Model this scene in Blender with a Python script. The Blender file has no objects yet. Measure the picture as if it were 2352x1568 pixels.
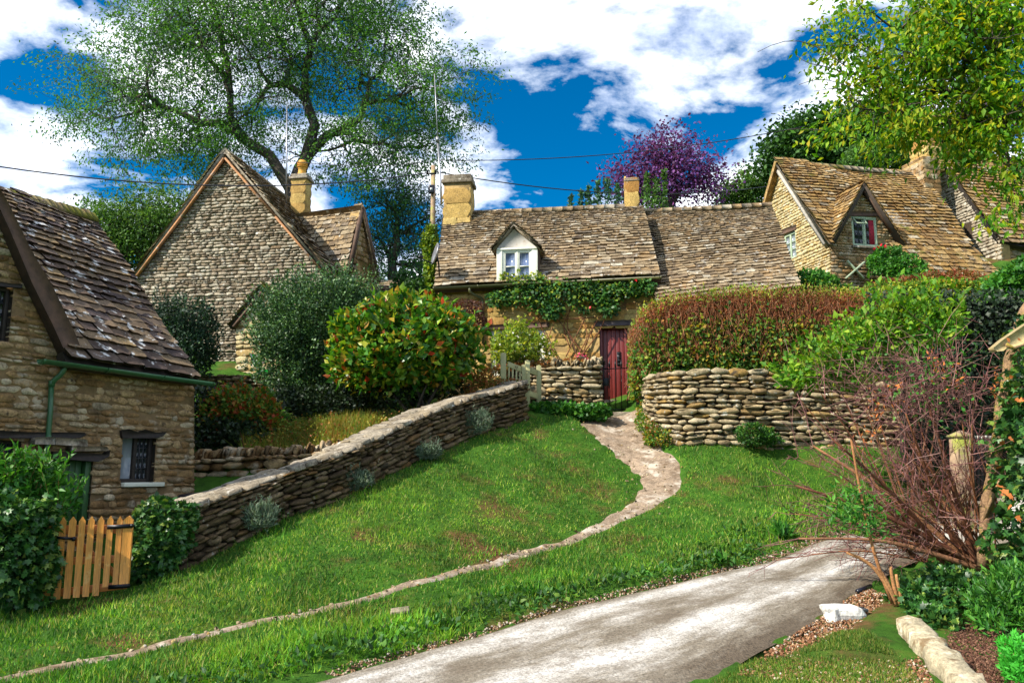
import bpy, math, random
import numpy as np
from mathutils import Vector, Matrix
from mathutils.geometry import tessellate_polygon
rng = np.random.default_rng(7)
random.seed(7)
SC = bpy.context.scene
COL = SC.collection
# ------------------------------------------------------------------ camera
CAMZ = 1.6
PITCH = math.radians(9.15)
F, CX, CY = 1900.0, 1176.0, 784.0          # focal length and centre for a picture 2352 units wide
cd = bpy.data.cameras.new('camera'); cam = bpy.data.objects.new('camera', cd); COL.objects.link(cam)
cam.location = (0, 0, CAMZ); cam.rotation_euler = (math.pi/2 + PITCH, 0, 0)
cd.sensor_width = 36; cd.lens = 36*F/2352; cd.clip_end = 3000; cd.clip_start = .05
SC.camera = cam
# ------------------------------------------------------------------ exposure, sun, sky
SC.view_settings.view_transform = 'Standard'; SC.view_settings.look = 'None'
SC.view_settings.exposure = 1.0; SC.view_settings.gamma = 1; SC.view_settings.use_curve_mapping = False
SUNV = Vector((-.80, -.42, .72)).normalized()
sl = bpy.data.lights.new('sun', 'SUN'); sl.energy = 4.3; sl.angle = math.radians(.6); sl.color = (1, .93, .80)
so = bpy.data.objects.new('sun', sl); COL.objects.link(so)
so.rotation_euler = SUNV.to_track_quat('Z', 'Y').to_euler(); so.location = (-30, -20, 40)
SC.render.engine = 'CYCLES'
SC.cycles.use_denoising = True
SC.cycles.max_bounces = 6; SC.cycles.diffuse_bounces = 3; SC.cycles.transmission_bounces = 4

def nd(nt, typ, ins=None, **props):
    n = nt.nodes.new(typ)
    for k, v in props.items(): setattr(n, k, v)
    for k, v in (ins or {}).items():
        s = n.inputs[k]
        if isinstance(v, bpy.types.NodeSocket): nt.links.new(v, s)
        else: s.default_value = (v[0], v[1], v[2], 1) if isinstance(v, tuple) and s.type == 'RGBA' else v
    return n
def ramp(nt, fac, stops, interp='LINEAR'):
    n = nt.nodes.new('ShaderNodeValToRGB'); nt.links.new(fac, n.inputs[0])
    e = n.color_ramp.elements; n.color_ramp.interpolation = interp
    while len(e) < len(stops): e.new(.5)
    for el, (p, c) in zip(e, stops):
        el.position = p; el.color = (c, c, c, 1) if isinstance(c, (int, float)) else (*c, 1)
    return n.outputs[0]
def mth(nt, op, a, b=0.0, c=0.0):
    return nd(nt, 'ShaderNodeMath', {0: a, 1: b, 2: c}, operation=op).outputs[0]
def mixc(nt, f, a, b, mode='MIX'):
    n = nt.nodes.new('ShaderNodeMix'); n.data_type = 'RGBA'; n.blend_type = mode
    for i, v in ((0, f), (6, a), (7, b)):
        if isinstance(v, bpy.types.NodeSocket): nt.links.new(v, n.inputs[i])
        else: n.inputs[i].default_value = (*v, 1) if isinstance(v, tuple) else v
    return n.outputs[2]

w = bpy.data.worlds.new('World'); SC.world = w; w.use_nodes = True
nt = w.node_tree; nt.nodes.clear()
sky = nd(nt, 'ShaderNodeTexSky', sky_type='NISHITA', sun_disc=False, sun_elevation=math.asin(SUNV.z),
         sun_rotation=math.atan2(SUNV.x, SUNV.y), air_density=1.0, dust_density=.3, ozone_density=3.0)
deep = nd(nt, 'ShaderNodeHueSaturation', {'Saturation': 1.55, 'Value': .62, 'Color': mixc(nt, 1.0, sky.outputs[0], (.62, .95, 1.15), 'MULTIPLY')})
tc = nd(nt, 'ShaderNodeTexCoord')
dirv = nd(nt, 'ShaderNodeVectorMath', {0: tc.outputs['Generated']}, operation='NORMALIZE').outputs[0]
sx = nd(nt, 'ShaderNodeSeparateXYZ', {0: dirv})
zz = mth(nt, 'ADD', mth(nt, 'MAXIMUM', sx.outputs[2], 0.0), .22)
px = mth(nt, 'DIVIDE', sx.outputs[0], zz); py = mth(nt, 'DIVIDE', sx.outputs[1], zz)
pv = nd(nt, 'ShaderNodeCombineXYZ', {0: px, 1: py, 2: 8.4}).outputs[0]
n1 = nd(nt, 'ShaderNodeTexNoise', {'Vector': pv, 'Scale': 3.0, 'Detail': 9.0, 'Roughness': .58, 'Distortion': .25}).outputs[0]
n2 = nd(nt, 'ShaderNodeTexNoise', {'Vector': pv, 'Scale': 4.4, 'Detail': 6.0, 'Roughness': .6}).outputs[0]
cov = ramp(nt, n1, [(.445, 0.0), (.505, .5), (.57, 1.0)])
shade = ramp(nt, n2, [(.30, (4.6, 5.4, 7.6)), (.52, (9.4, 9.8, 10.4)), (.75, (10.6, 10.6, 10.6))])
sk = mixc(nt, cov, deep.outputs[0], shade)
bg = nd(nt, 'ShaderNodeBackground', {'Color': sk, 'Strength': .10})
nt.links.new(bg.outputs[0], nd(nt, 'ShaderNodeOutputWorld').inputs[0])

# ------------------------------------------------------------------ projection helpers: a picture direction taken to a real distance
_R = np.array([1., 0, 0]); _U = np.array([0, -math.sin(PITCH), math.cos(PITCH)]); _FW = np.array([0, math.cos(PITCH), math.sin(PITCH)])
CAM = np.array([0, 0, CAMZ])
def ray(u, v):
    d = _R*((u-CX)/F) + _U*((CY-v)/F) + _FW
    return d/d[1]
def W(u, v, Y): return CAM + ray(u, v)*Y
def project(P):
    P = np.atleast_2d(P) - CAM
    z = P @ _FW
    z = np.where(z < .05, .05, z)
    return CX + F*(P @ _R)/z, CY - F*(P @ _U)/z, z
def unit(v): v = np.asarray(v, float); return v/(np.linalg.norm(v)+1e-12)

# ------------------------------------------------------------------ meshes
def mesh_arr(name, V, faces_list, rnd=None, smooth=False, uv=None):
    """faces_list: list of int arrays (n,k)"""
    me = bpy.data.meshes.new(name)
    V = np.ascontiguousarray(V, np.float32)
    me.vertices.add(len(V)); me.vertices.foreach_set('co', V.ravel())
    loops = np.concatenate([f.ravel() for f in faces_list]).astype(np.int32)
    sizes = np.concatenate([np.full(len(f), f.shape[1]) for f in faces_list]).astype(np.int32)
    starts = np.concatenate([[0], np.cumsum(sizes)[:-1]]).astype(np.int32)
    me.loops.add(len(loops)); me.loops.foreach_set('vertex_index', loops)
    me.polygons.add(len(sizes)); me.polygons.foreach_set('loop_start', starts)
    if smooth: me.polygons.foreach_set('use_smooth', np.ones(len(sizes), bool))
    me.update(calc_edges=True)
    if rnd is not None:
        a = me.attributes.new('rnd', 'FLOAT', 'POINT'); a.data.foreach_set('value', np.ascontiguousarray(rnd, np.float32))
    if uv is not None:
        a = me.attributes.new('uvw', 'FLOAT2', 'POINT'); a.data.foreach_set('vector', np.ascontiguousarray(uv, np.float32).ravel())
    return me
WL = {}      # world location of every object
def link(o, parent=None, loc=None):
    COL.objects.link(o)
    if parent is not None:
        o.parent = parent
        WL[o.name] = WL[parent.name]
    else: WL[o.name] = np.zeros(3)
    return o
def tag(o, label=None, cat=None, group=None, kind=None):
    if label: o['label'] = label
    if cat: o['category'] = cat
    if group: o['group'] = group
    if kind: o['kind'] = kind
    return o
def thing(name, label, cat, base, group=None):
    o = bpy.data.objects.new(name, None); COL.objects.link(o)
    o.empty_display_size = .1
    o.location = tuple(base); WL[o.name] = np.array(base, float)
    return tag(o, label, cat, group)
class MB:
    def __init__(s): s.V = []; s.Fq = {}; s.r = []; s.n = 0
    def add(s, V, faces, rnd=0.0):
        V = np.asarray(V, float)
        for f in faces:
            s.Fq.setdefault(len(f), []).append([i + s.n for i in f])
        s.V.append(V); s.r.append(np.full(len(V), rnd)); s.n += len(V)
        return s
    def box(s, c, hx, hy, hz, rnd=0.0):
        c, hx, hy, hz = (np.asarray(q, float) for q in (c, hx, hy, hz))
        V = [c+a*hx+b*hy+d*hz for a in (-1, 1) for b in (-1, 1) for d in (-1, 1)]
        return s.add(V, [(0,1,3,2),(4,6,7,5),(0,4,5,1),(2,3,7,6),(0,2,6,4),(1,5,7,3)], rnd)
    def beam(s, p0, p1, w_, h_, up=(0,0,1), rnd=0.0):
        p0 = np.asarray(p0, float); p1 = np.asarray(p1, float)
        d = p1-p0; t = unit(d); sd = unit(np.cross(t, up)); u2 = np.cross(sd, t)
        return s.box((p0+p1)/2, d/2, sd*w_/2, u2*h_/2, rnd)
    def tube(s, pts, rad, n=6, rnd=0.0, cap=True):
        pts = np.asarray(pts, float); m = len(pts); rad = np.broadcast_to(rad, (m,))
        T = np.gradient(pts, axis=0); V = []
        ref = np.array([.31, .17, .93])
        if abs(unit(T[0]) @ ref) > .9: ref = np.array([.9, .3, .1])
        a = np.arange(n)*2*math.pi/n
        for i in range(m):
            t = unit(T[i]); x = unit(np.cross(ref, t)); y = np.cross(t, x)
            V.append(pts[i] + rad[i]*(np.cos(a)[:, None]*x + np.sin(a)[:, None]*y))
        fs = [(i*n+j, i*n+(j+1) % n, (i+1)*n+(j+1) % n, (i+1)*n+j) for i in range(m-1) for j in range(n)]
        if cap: fs += [tuple(range(n-1, -1, -1)), tuple(range((m-1)*n, m*n))]
        return s.add(np.concatenate(V), fs, rnd)
    def lathe(s, c, prof, n=16, rnd=0.0):
        a = np.arange(n)*2*math.pi/n; c = np.asarray(c, float)
        V = np.concatenate([[c+np.array([r*math.cos(t), r*math.sin(t), z]) for t in a] for r, z in prof])
        m = len(prof)
        fs = [(i*n+j, i*n+(j+1) % n, (i+1)*n+(j+1) % n, (i+1)*n+j) for i in range(m-1) for j in range(n)]
        fs += [tuple(range(n-1, -1, -1)), tuple(range((m-1)*n, m*n))]
        return s.add(V, fs, rnd)
    def prism(s, poly, d, rnd=0.0):
        poly = np.asarray(poly, float); n = len(poly); d = np.asarray(d, float)
        fs = [tuple(range(n)), tuple(range(2*n-1, n-1, -1))] + [(i, (i+1) % n, n+(i+1) % n, n+i) for i in range(n)]
        return s.add(np.concatenate([poly, poly+d]), fs, rnd)
    def build(s, name, mat, parent=None, smooth=False, bevel=0, **t):
        V = np.concatenate(s.V)
        if parent is not None: V = V - WL[parent.name]
        me = mesh_arr(name, V, [np.array(f) for f in s.Fq.values()], np.concatenate(s.r), smooth)
        me.materials.append(mat)
        o = link(bpy.data.objects.new(name, me), parent)
        if bevel:
            b = o.modifiers.new('bevel', 'BEVEL'); b.width = bevel; b.segments = 2; b.limit_method = 'ANGLE'
        return tag(o, t.get('label'), t.get('cat'), t.get('group'), t.get('kind'))
def scatter(name, tmpls, M3, P, mat, parent=None, rnd=None, which=None, smooth=False, **t):
    """many copies of template shapes joined into ONE mesh. tmpls: list of (V, [face arrays])"""
    N = len(P)
    if rnd is None: rnd = rng.random(N)
    if which is None: which = rng.integers(0, len(tmpls), N)
    off = WL[parent.name] if parent is not None else 0
    Vs, Fs, Rs, base = [], {}, [], 0
    for k, (TV, TF) in enumerate(tmpls):
        idx = np.nonzero(which == k)[0]
        if not len(idx): continue
        V = np.einsum('nij,mj->nmi', M3[idx], TV) + (P[idx] - off)[:, None, :]
        m = len(TV)
        Vs.append(V.reshape(-1, 3)); Rs.append(np.repeat(rnd[idx], m))
        for f in TF:
            f = np.asarray(f)
            Fs.setdefault(f.shape[1], []).append((f[None] + (base + np.arange(len(idx))*m)[:, None, None]).reshape(-1, f.shape[1]))
        base += m*len(idx)
    me = mesh_arr(name, np.concatenate(Vs), [np.concatenate(f) for f in Fs.values()], np.concatenate(Rs), smooth)
    me.materials.append(mat)
    o = link(bpy.data.objects.new(name, me), parent)
    return tag(o, t.get('label'), t.get('cat'), t.get('group'), t.get('kind', 'stuff'))
_tm = {}
def tmpl_meshes(key, tmpls, mat):
    k = (key, mat.name)
    if k not in _tm:
        L = []
        for V, Fs in tmpls:
            me = mesh_arr(key, V, [np.asarray(f) for f in Fs]); me.materials.append(mat); L.append(me)
        _tm[k] = L
    return _tm[k]
def pieces(name, rest, parent, M3, P, tmpls, mat, n_ind=300, key=None, clip=True, rnd=None):
    """the n_ind pieces that show largest become parts of their own; the rest is one part of kind stuff"""
    N = len(P)
    if N == 0: return
    u, v, z = project(P)
    nn = np.sort(np.linalg.norm(M3, axis=1), axis=1); sz = nn[:, 1]*nn[:, 2]/z**2
    vis = (u > 5) & (u < 2347) & (v > 5) & (v < 1563)
    order = np.argsort(-np.where(vis, sz, -1))
    ind = [i for i in order[:n_ind] if vis[i]]
    mes = tmpl_meshes(key or name, tmpls, mat)
    off = WL[parent.name]
    for i in ind:
        o = bpy.data.objects.new(name, mes[rng.integers(len(mes))])
        COL.objects.link(o); o.parent = parent
        m = np.eye(4); m[:3, :3] = M3[i]; m[:3, 3] = P[i]-off
        o.matrix_basis = Matrix(m.tolist())
    keep = np.ones(N, bool); keep[ind] = False
    if keep.any():
        scatter(rest, tmpls, M3[keep], P[keep], mat, parent, None if rnd is None else rnd[keep])
# ------------------------------------------------------------------ piece shapes
def stone_tmpl(n=8, bulge=.5, jit=.1, power=3.4, ins=.72):
    a = (np.arange(n)+.5)*2*math.pi/n + rng.normal(0, .1, n)
    c, s_ = np.cos(a), np.sin(a)
    k = 1/((np.abs(c)**power+np.abs(s_)**power)**(1/power))
    X, Z = c*k*.52, s_*k*.52
    X *= 1+rng.normal(0, jit*.55, n); Z *= 1+rng.normal(0, jit, n)
    V = [np.stack([X, np.full(n, .5), Z], 1), np.stack([X, -.5+bulge*.6+rng.normal(0, .07, n), Z], 1),
         np.stack([X*(ins+.02)+rng.normal(0, .02), -.5+rng.normal(0, .1, n), Z*(ins-.03)+rng.normal(0, .03)], 1)]
    q = np.array([[r*n+i, r*n+(i+1) % n, (r+1)*n+(i+1) % n, (r+1)*n+i] for r in range(2) for i in range(n)])
    return np.concatenate(V), [q, np.array([[2*n+i for i in range(n)]])]
def tile_tmpl():
    """a stone slate: x across, y up the slope (0..1), z thickness"""
    xs = np.array([-.5, -.3, 0, .28, .5]); yb = rng.normal(0, .035, 5); yb[0] += abs(rng.normal(0, .06)); yb[4] += abs(rng.normal(0, .06))
    top = np.stack([np.r_[xs+rng.normal(0, .015, 5), .49, -.49], np.r_[yb, 1, 1], np.r_[rng.normal(.5, .16, 5), .4, .4]], 1)
    bot = top.copy(); bot[:5, 1] += .01; bot[:, 2] = -.5
    n = 7
    q = np.array([[i, (i+1) % n, n+(i+1) % n, n+i] for i in range(n)])
    return np.concatenate([top, bot]), [q, np.array([list(range(n))])]
STONES = [stone_tmpl(8, .35, .12, 4, .84) for _ in range(14)]
DRY = [stone_tmpl(8, .30, .15, 5.5, .88) for _ in range(18)]
ROUGH = [stone_tmpl(9, .42, .19, 4.0, .84) for _ in range(18)]
SLABS = [stone_tmpl(10, .12, .035, 9, .95) for _ in range(10)]
TILES = [tile_tmpl() for _ in range(14)]
LEAF4 = (np.array([[0,0,0],[-.36,.42,.13],[0,1,-.12],[.36,.42,.13],[0,.48,0]]), [np.array([[0,4,1],[0,3,4],[1,4,2],[4,3,2]])])
LEAF2 = (np.array([[0,0,0],[-.33,.45,.08],[0,1,-.06],[.33,.45,.08]]), [np.array([[0,3,1],[1,3,2]])])
LEAF2B = (np.array([[0,0,0],[-.45,.5,.1],[.05,1,-.1],[.45,.4,.12]]), [np.array([[0,3,1],[1,3,2]])])
_iv = np.array([[0,0,0],[-.5,.1,0],[-.34,.38,.05],[-.42,.68,-.02],[-.14,.62,.04],[0,1,-.05],[.14,.62,.04],[.42,.68,-.02],[.34,.38,.05],[.5,.1,0]])
IVY = (_iv, [np.array([[0,2,1],[0,4,2],[0,6,4],[0,8,6],[0,9,8],[2,4,3],[4,6,5],[6,8,7]])])
_a = np.arange(7)*2*math.pi/7
ROUND = (np.stack([np.sin(_a)*.45, .5-np.cos(_a)*.5, np.cos(_a*2)*.07], 1), [np.array([list(range(7))])])
BLADE = (np.array([[-.5,0,0],[.5,0,0],[-.38,.5,.06],[.38,.5,.06],[0,1,.28]]), [np.array([[0,1,3,2]]), np.array([[2,3,4]])])
def frames(axis, up=None, roll=None):
    """(N,3,3) with columns x (width), y (axis), z (normal)"""
    y = axis/np.linalg.norm(axis, axis=1, keepdims=True)
    if up is None: up = rng.normal(size=y.shape)
    x = np.cross(y, up); x /= np.linalg.norm(x, axis=1, keepdims=True)+1e-9
    z = np.cross(x, y)
    return np.stack([x, y, z], 2)
# ------------------------------------------------------------------ flat patches (walls, roof slopes)
class Patch:
    def __init__(s, O, ea, other, toward=CAM):
        s.O = np.asarray(O, float); s.ea = unit(ea); o = np.asarray(other, float)-s.O
        s.eb = unit(o - s.ea*(o @ s.ea)); s.n = np.cross(s.ea, s.eb)
        if s.n @ (toward-s.O) < 0: s.n = -s.n
    def ab(s, u, v):
        d = ray(u, v); t = ((s.O-CAM) @ s.n)/(d @ s.n); p = CAM+d*t-s.O
        return np.array([p @ s.ea, p @ s.eb])
    def px(s, L): return [s.ab(*q) for q in L]
    def pt(s, a, b, off=0.0): return s.O + s.ea*a + s.eb*b + s.n*off
    def xyz(s, u, v, off=0.0): return s.pt(*s.ab(u, v), off)
    def hit(s, p, d):
        p = np.asarray(p, float); return p + d*(((s.O-p) @ s.n)/(d @ s.n))
def vwall(p, q):
    """upright plane through two points"""
    p, q = np.asarray(p, float), np.asarray(q, float)
    e = q-p; e[2] = 0
    return Patch(p, e, p+np.array([0, 0, 1.]))
def crossings(polys, b):
    xs = []
    for poly in polys:
        n = len(poly)
        for i in range(n):
            (x0, y0), (x1, y1) = poly[i], poly[(i+1) % n]
            if (y0 <= b) != (y1 <= b): xs.append(x0+(x1-x0)*(b-y0)/(y1-y0))
    return sorted(xs)
def fill_rows(polys, hf, lf):
    ys = [p[1] for p in polys[0]]; b, B = min(ys), max(ys); out = []
    while b < B-.01:
        h = hf(b)
        xs = crossings(polys, b+h*.5)
        for x0, x1 in zip(xs[::2], xs[1::2]):
            a = x0
            while a < x1-.02:
                l = lf(h)
                if x1-a < l*1.45: l = x1-a
                out.append((a, min(l, x1-a), b, h)); a += l
        b += h
    return out
def slab(name, P, polys, front, thick, mat, parent, **t):
    """flat slab with holes: its face stands 'front' above the plane and it is 'thick' deep"""
    loops = [[Vector((p[0], p[1], 0)) for p in poly] for poly in polys]
    tri = tessellate_polygon(loops)
    flat = [p for poly in polys for p in poly]; n = len(flat)
    V = [P.pt(a, b, front) for a, b in flat] + [P.pt(a, b, front-thick) for a, b in flat]
    fs = [tuple(x) for x in tri] + [tuple(i+n for i in x) for x in tri]; k = 0
    for poly in polys:
        m = len(poly)
        fs += [(k+i, k+(i+1) % m, n+k+(i+1) % m, n+k+i) for i in range(m)]; k += m
    return MB().add(V, fs).build(name, mat, parent, **t)
def lay_stones(P, polys, hr, lr, depth, off, gap=.012, tmpls=None, parent=None, mat=None, n_ind=300, key='stone', tilt=.02, name='stone'):
    L = fill_rows(polys, lambda b: rng.uniform(*hr), lambda h: h*rng.uniform(*lr))
    N = len(L); A = np.array(L)
    M3 = np.zeros((N, 3, 3)); ang = rng.normal(0, tilt, N)
    ea = P.ea[None]*np.cos(ang)[:, None] + P.eb[None]*np.sin(ang)[:, None]
    eb = P.eb[None]*np.cos(ang)[:, None] - P.ea[None]*np.sin(ang)[:, None]
    dp = depth*rng.uniform(.75, 1.3, N)
    M3[:, :, 0] = ea*np.maximum(A[:, 1]-gap, .02)[:, None]
    M3[:, :, 1] = -P.n[None]*dp[:, None]
    M3[:, :, 2] = eb*(A[:, 3]-gap)[:, None]
    pos = P.O + np.outer(A[:, 0]+A[:, 1]/2, P.ea) + np.outer(A[:, 2]+A[:, 3]/2, P.eb) + np.outer(rng.normal(off, .25*abs(off)+.003, N), P.n)
    pieces(name, 'rubble_stones', parent, M3, pos, tmpls or STONES, mat, n_ind, key)
def lay_tiles(P, polys, e0, e1, wr, thick, parent, mat, n_ind=300, sag=.03, lift=.03, ramp_h=None):
    ys = [p[1] for p in polys[0]]; b0, b1 = min(ys), max(ys)
    L = fill_rows(polys, lambda b: (e0+(e1-e0)*(b-b0)/(b1-b0))*rng.uniform(.93, 1.07), lambda h: h*rng.uniform(*wr))
    A = np.array(L); N = len(A)
    ln = A[:, 3]*1.75
    tl = thick/A[:, 3]*.95 + rng.normal(0, .02, N)
    yy = P.eb[None] - P.n[None]*tl[:, None]; yy /= np.linalg.norm(yy, axis=1, keepdims=True)
    rot = rng.normal(0, .022, N)
    xx = P.ea[None] + P.n[None]*rng.normal(0, .03, N)[:, None] + P.eb[None]*rot[:, None]
    zz = np.cross(xx, yy); zz *= np.sign(zz @ P.n)[:, None]
    th = thick*rng.uniform(.7, 1.35, N)
    M3 = np.stack([xx*(A[:, 1]-.006)[:, None], yy*ln[:, None], zz*th[:, None]], 2)
    ac = A[:, 0]+A[:, 1]/2
    sg = sag*(np.sin(ac*1.7+b0)+np.sin(A[:, 2]*2.3+ac*.6))*.5
    pos = P.O + np.outer(ac, P.ea) + np.outer(A[:, 2]+rng.normal(0, .008, N), P.eb) + np.outer(lift+thick*1.2+sg, P.n)
    pieces('tile', 'far_tiles', parent, M3[:, :, [0, 1, 2]], pos, TILES, mat, n_ind, 'tile')
# ------------------------------------------------------------------ materials
def newmat(name):
    m = bpy.data.materials.new(name); m.use_nodes = True; m.node_tree.nodes.clear(); return m, m.node_tree
def out(nt, s): nt.links.new(s, nd(nt, 'ShaderNodeOutputMaterial').inputs[0])
def rndsock(nt):
    a = nd(nt, 'ShaderNodeAttribute', attribute_name='rnd').outputs['Fac']
    return mth(nt, 'FRACT', mth(nt, 'ADD', a, nd(nt, 'ShaderNodeObjectInfo').outputs['Random']))
def pos(nt): return nd(nt, 'ShaderNodeNewGeometry').outputs['Position']
def noise(nt, vec, scale, detail=5.0, rough=.6): return nd(nt, 'ShaderNodeTexNoise', {'Vector': vec, 'Scale': scale, 'Detail': detail, 'Roughness': rough}).outputs[0]
def stone_mat(name, stops, var=(.55, 1.35), nscale=7, spots=(), bump=.5, bscale=26, rough=.92, dist=.012):
    m, nt = newmat(name); p = pos(nt)
    c = ramp(nt, rndsock(nt), stops)
    n = noise(nt, p, nscale, 7.0, .65)
    c = mixc(nt, 1.0, c, ramp(nt, n, [(.28, var[0]), (.72, var[1])]), 'MULTIPLY')
    c = mixc(nt, 1.0, c, ramp(nt, noise(nt, p, nscale*6.5, 4.0, .7), [(.32, .55), (.66, 1.32)]), 'MULTIPLY')
    for k, (col, sc, lo, hi) in enumerate(spots):
        q = nd(nt, 'ShaderNodeVectorMath', {0: p, 1: (3.1*k+1.7, 5.3*k, 2.2*k)}, operation='ADD').outputs[0]
        c = mixc(nt, ramp(nt, noise(nt, q, sc, 6.0, .62), [(lo, 0.0), (hi, 1.0)]), c, col)
    hgt = noise(nt, p, bscale, 8.0, .7)
    b = nd(nt, 'ShaderNodeBump', {'Strength': bump, 'Distance': dist, 'Height': hgt})
    out(nt, nd(nt, 'ShaderNodeBsdfPrincipled', {'Base Color': c, 'Roughness': rough, 'Normal': b.outputs[0], 'Specular IOR Level': .25}).outputs[0])
    return m
def leaf_mat(name, stops, trans=.38, gloss=.35, var=.35):
    m, nt = newmat(name)
    c = ramp(nt, rndsock(nt), stops)
    c = mixc(nt, 1.0, c, ramp(nt, noise(nt, pos(nt), 1.6, 3.0), [(.3, 1-var), (.7, 1+var)]), 'MULTIPLY')
    d = nd(nt, 'ShaderNodeBsdfPrincipled', {'Base Color': c, 'Roughness': 1-gloss, 'Specular IOR Level': .4}).outputs[0]
    t = nd(nt, 'ShaderNodeBsdfTranslucent', {'Color': mixc(nt, 1.0, c, (1.25, 1.2, .55), 'MULTIPLY')}).outputs[0]
    out(nt, nd(nt, 'ShaderNodeMixShader', {0: trans, 1: d, 2: t}).outputs[0])
    return m
def plain(name, col, rough=.6, metal=0.0, var=.25, nscale=9, bump=.15, bscale=40, spec=.5, stretch=None, dirt=None):
    m, nt = newmat(name); p = pos(nt)
    if stretch: p = nd(nt, 'ShaderNodeVectorMath', {0: p, 1: stretch}, operation='MULTIPLY').outputs[0]
    n = noise(nt, p, nscale, 6.0, .6)
    c = mixc(nt, 1.0, col, ramp(nt, n, [(.3, 1-var), (.7, 1+var)]), 'MULTIPLY')
    c = mixc(nt, 1.0, c, ramp(nt, rndsock(nt), [(0, .85), (1, 1.12)]), 'MULTIPLY')
    if dirt: c = mixc(nt, ramp(nt, noise(nt, pos(nt), dirt[1], 6.0), [(dirt[2], 0.0), (dirt[2]+.12, 1.0)]), c, dirt[0])
    b = nd(nt, 'ShaderNodeBump', {'Strength': bump, 'Distance': .008, 'Height': noise(nt, p, bscale, 6.0)})
    out(nt, nd(nt, 'ShaderNodeBsdfPrincipled', {'Base Color': c, 'Roughness': rough, 'Metallic': metal, 'Normal': b.outputs[0], 'Specular IOR Level': spec}).outputs[0])
    return m
WHITE_L, ORANGE_L, MOSS = (.50, .49, .44), (.42, .20, .03), (.10, .10, .010)
S_gable = stone_mat('grey tan rubble', [(0, (.20,.15,.10)), (.4, (.34,.28,.20)), (.75, (.44,.39,.30)), (1, (.22,.15,.085))], (.4, 1.4), 6, [((.08,.058,.04), 5, .57, .68), ((.55,.52,.46), 9, .58, .67)], 1.0)
S_left = stone_mat('brown rubble', [(0, (.20,.11,.04)), (.35, (.29,.175,.075)), (.7, (.38,.26,.13)), (.9, (.44,.36,.24)), (1, (.15,.09,.04))], (.45, 1.35), 5, [((.44,.37,.27), 2.6, .54, .68), ((.06,.04,.025), 5, .60, .70)], 1.0)
S_gold = stone_mat('golden ashlar', [(0, (.46,.30,.09)), (.4, (.52,.38,.14)), (.7, (.43,.27,.085)), (1, (.38,.19,.05))], (.65, 1.2), 5, [((.20,.13,.06), 8, .63, .74), ((.50,.44,.30), 9, .64, .74)], .45)
S_pale = stone_mat('pale yellow rubble', [(0, (.48,.37,.17)), (.5, (.56,.47,.27)), (1, (.45,.31,.12))], (.6, 1.25), 6, [((.62,.58,.47), 9, .56, .66), ((.16,.10,.05), 12, .64, .72)], .7)
S_dry = stone_mat('dry stone', [(0, (.22,.16,.085)), (.35, (.33,.26,.15)), (.7, (.42,.35,.23)), (.9, (.34,.21,.06)), (1, (.16,.12,.08))], (.42, 1.35), 6, [((.075,.055,.035), 5, .57, .68), (WHITE_L, 8, .60, .68), (ORANGE_L, 5, .67, .73)], .7)
S_dark = stone_mat('dark brown wall stone', [(0, (.08,.052,.028)), (.4, (.14,.093,.046)), (.75, (.21,.15,.085)), (1, (.17,.09,.03))], (.5, 1.3), 7, [((.05,.038,.022), 6, .58, .68), ((.40,.37,.30), 9, .63, .70), (MOSS, 4, .64, .72)], .7)  # dark brown is the stone's own tone, with pale and mossy spots
S_cope = stone_mat('grey coping stone', [(0, (.22,.18,.13)), (.5, (.31,.27,.21)), (1, (.25,.20,.13))], (.45, 1.35), 5, [((.08,.06,.04), 6, .54, .66), ((.55,.52,.46), 7, .60, .70), (MOSS, 3, .68, .76)], .8, 18)
T_left = stone_mat('dark stone slate', [(0, (.055,.038,.036)), (.35, (.115,.075,.05)), (.6, (.21,.145,.08)), (.85, (.075,.052,.05)), (1, (.28,.19,.09))], (.45, 1.35), 5, [((.54,.53,.51), 5.5, .58, .63), ((.30,.19,.05), 5, .66, .74)], .6)
T_mid = stone_mat('tan stone slate', [(0, (.14,.10,.06)), (.25, (.24,.175,.10)), (.5, (.32,.255,.165)), (.72, (.25,.165,.08)), (.86, (.18,.14,.10)), (.94, (.42,.37,.28)), (1, (.10,.07,.045))], (.45, 1.35), 5, [((.52,.50,.45), 7, .61, .67), ((.07,.05,.032), 4, .56, .68)], .9)
T_right = stone_mat('ochre stone slate', [(0, (.18,.095,.03)), (.35, (.29,.175,.055)), (.65, (.36,.24,.10)), (.85, (.20,.12,.05)), (.95, (.42,.36,.25)), (1, (.12,.07,.03))], (.45, 1.35), 5, [((.50,.46,.38), 7, .62, .68), ((.08,.05,.025), 4, .56, .67), (MOSS, 1.1, .60, .68)], .9)
def moss_tile(name, stops):
    return stone_mat(name, stops, (.5, 1.3), 6, [(MOSS, 2.2, .50, .58), ((.12,.075,.035), 6, .62, .70)], .8)
T_moss = moss_tile('mossy slate', [(0, (.18,.13,.06)), (.5, (.25,.20,.09)), (1, (.15,.12,.04))])
MORTAR = plain('dark wall core', (.13, .085, .05), .95, bump=.5)
MORTAR_G = plain('pale mortar', (.20, .155, .10), .95, bump=.5, bscale=20)
MORTAR_Y = plain('golden mortar', (.33, .22, .085), .95, bump=.5, bscale=20, dirt=((.16, .10, .05), 3, .56))
ROOFB = plain('roof underside', (.05, .035, .025), .95)
RENDER = plain('grey dormer plaster', (.40, .37, .33), .9, var=.12, bump=.2, dirt=((.28, .2, .13), 4, .62))
W_dark = plain('black oak', (.022, .015, .011), .75, var=.5, nscale=14, bump=.4)
W_brown = plain('old brown oak', (.085, .045, .026), .8, var=.4, nscale=10, bump=.4)
W_barge = plain('orange weathered board', (.33, .15, .055), .8, var=.4, nscale=6, bump=.3, dirt=((.36, .30, .24), 5, .56))
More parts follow.
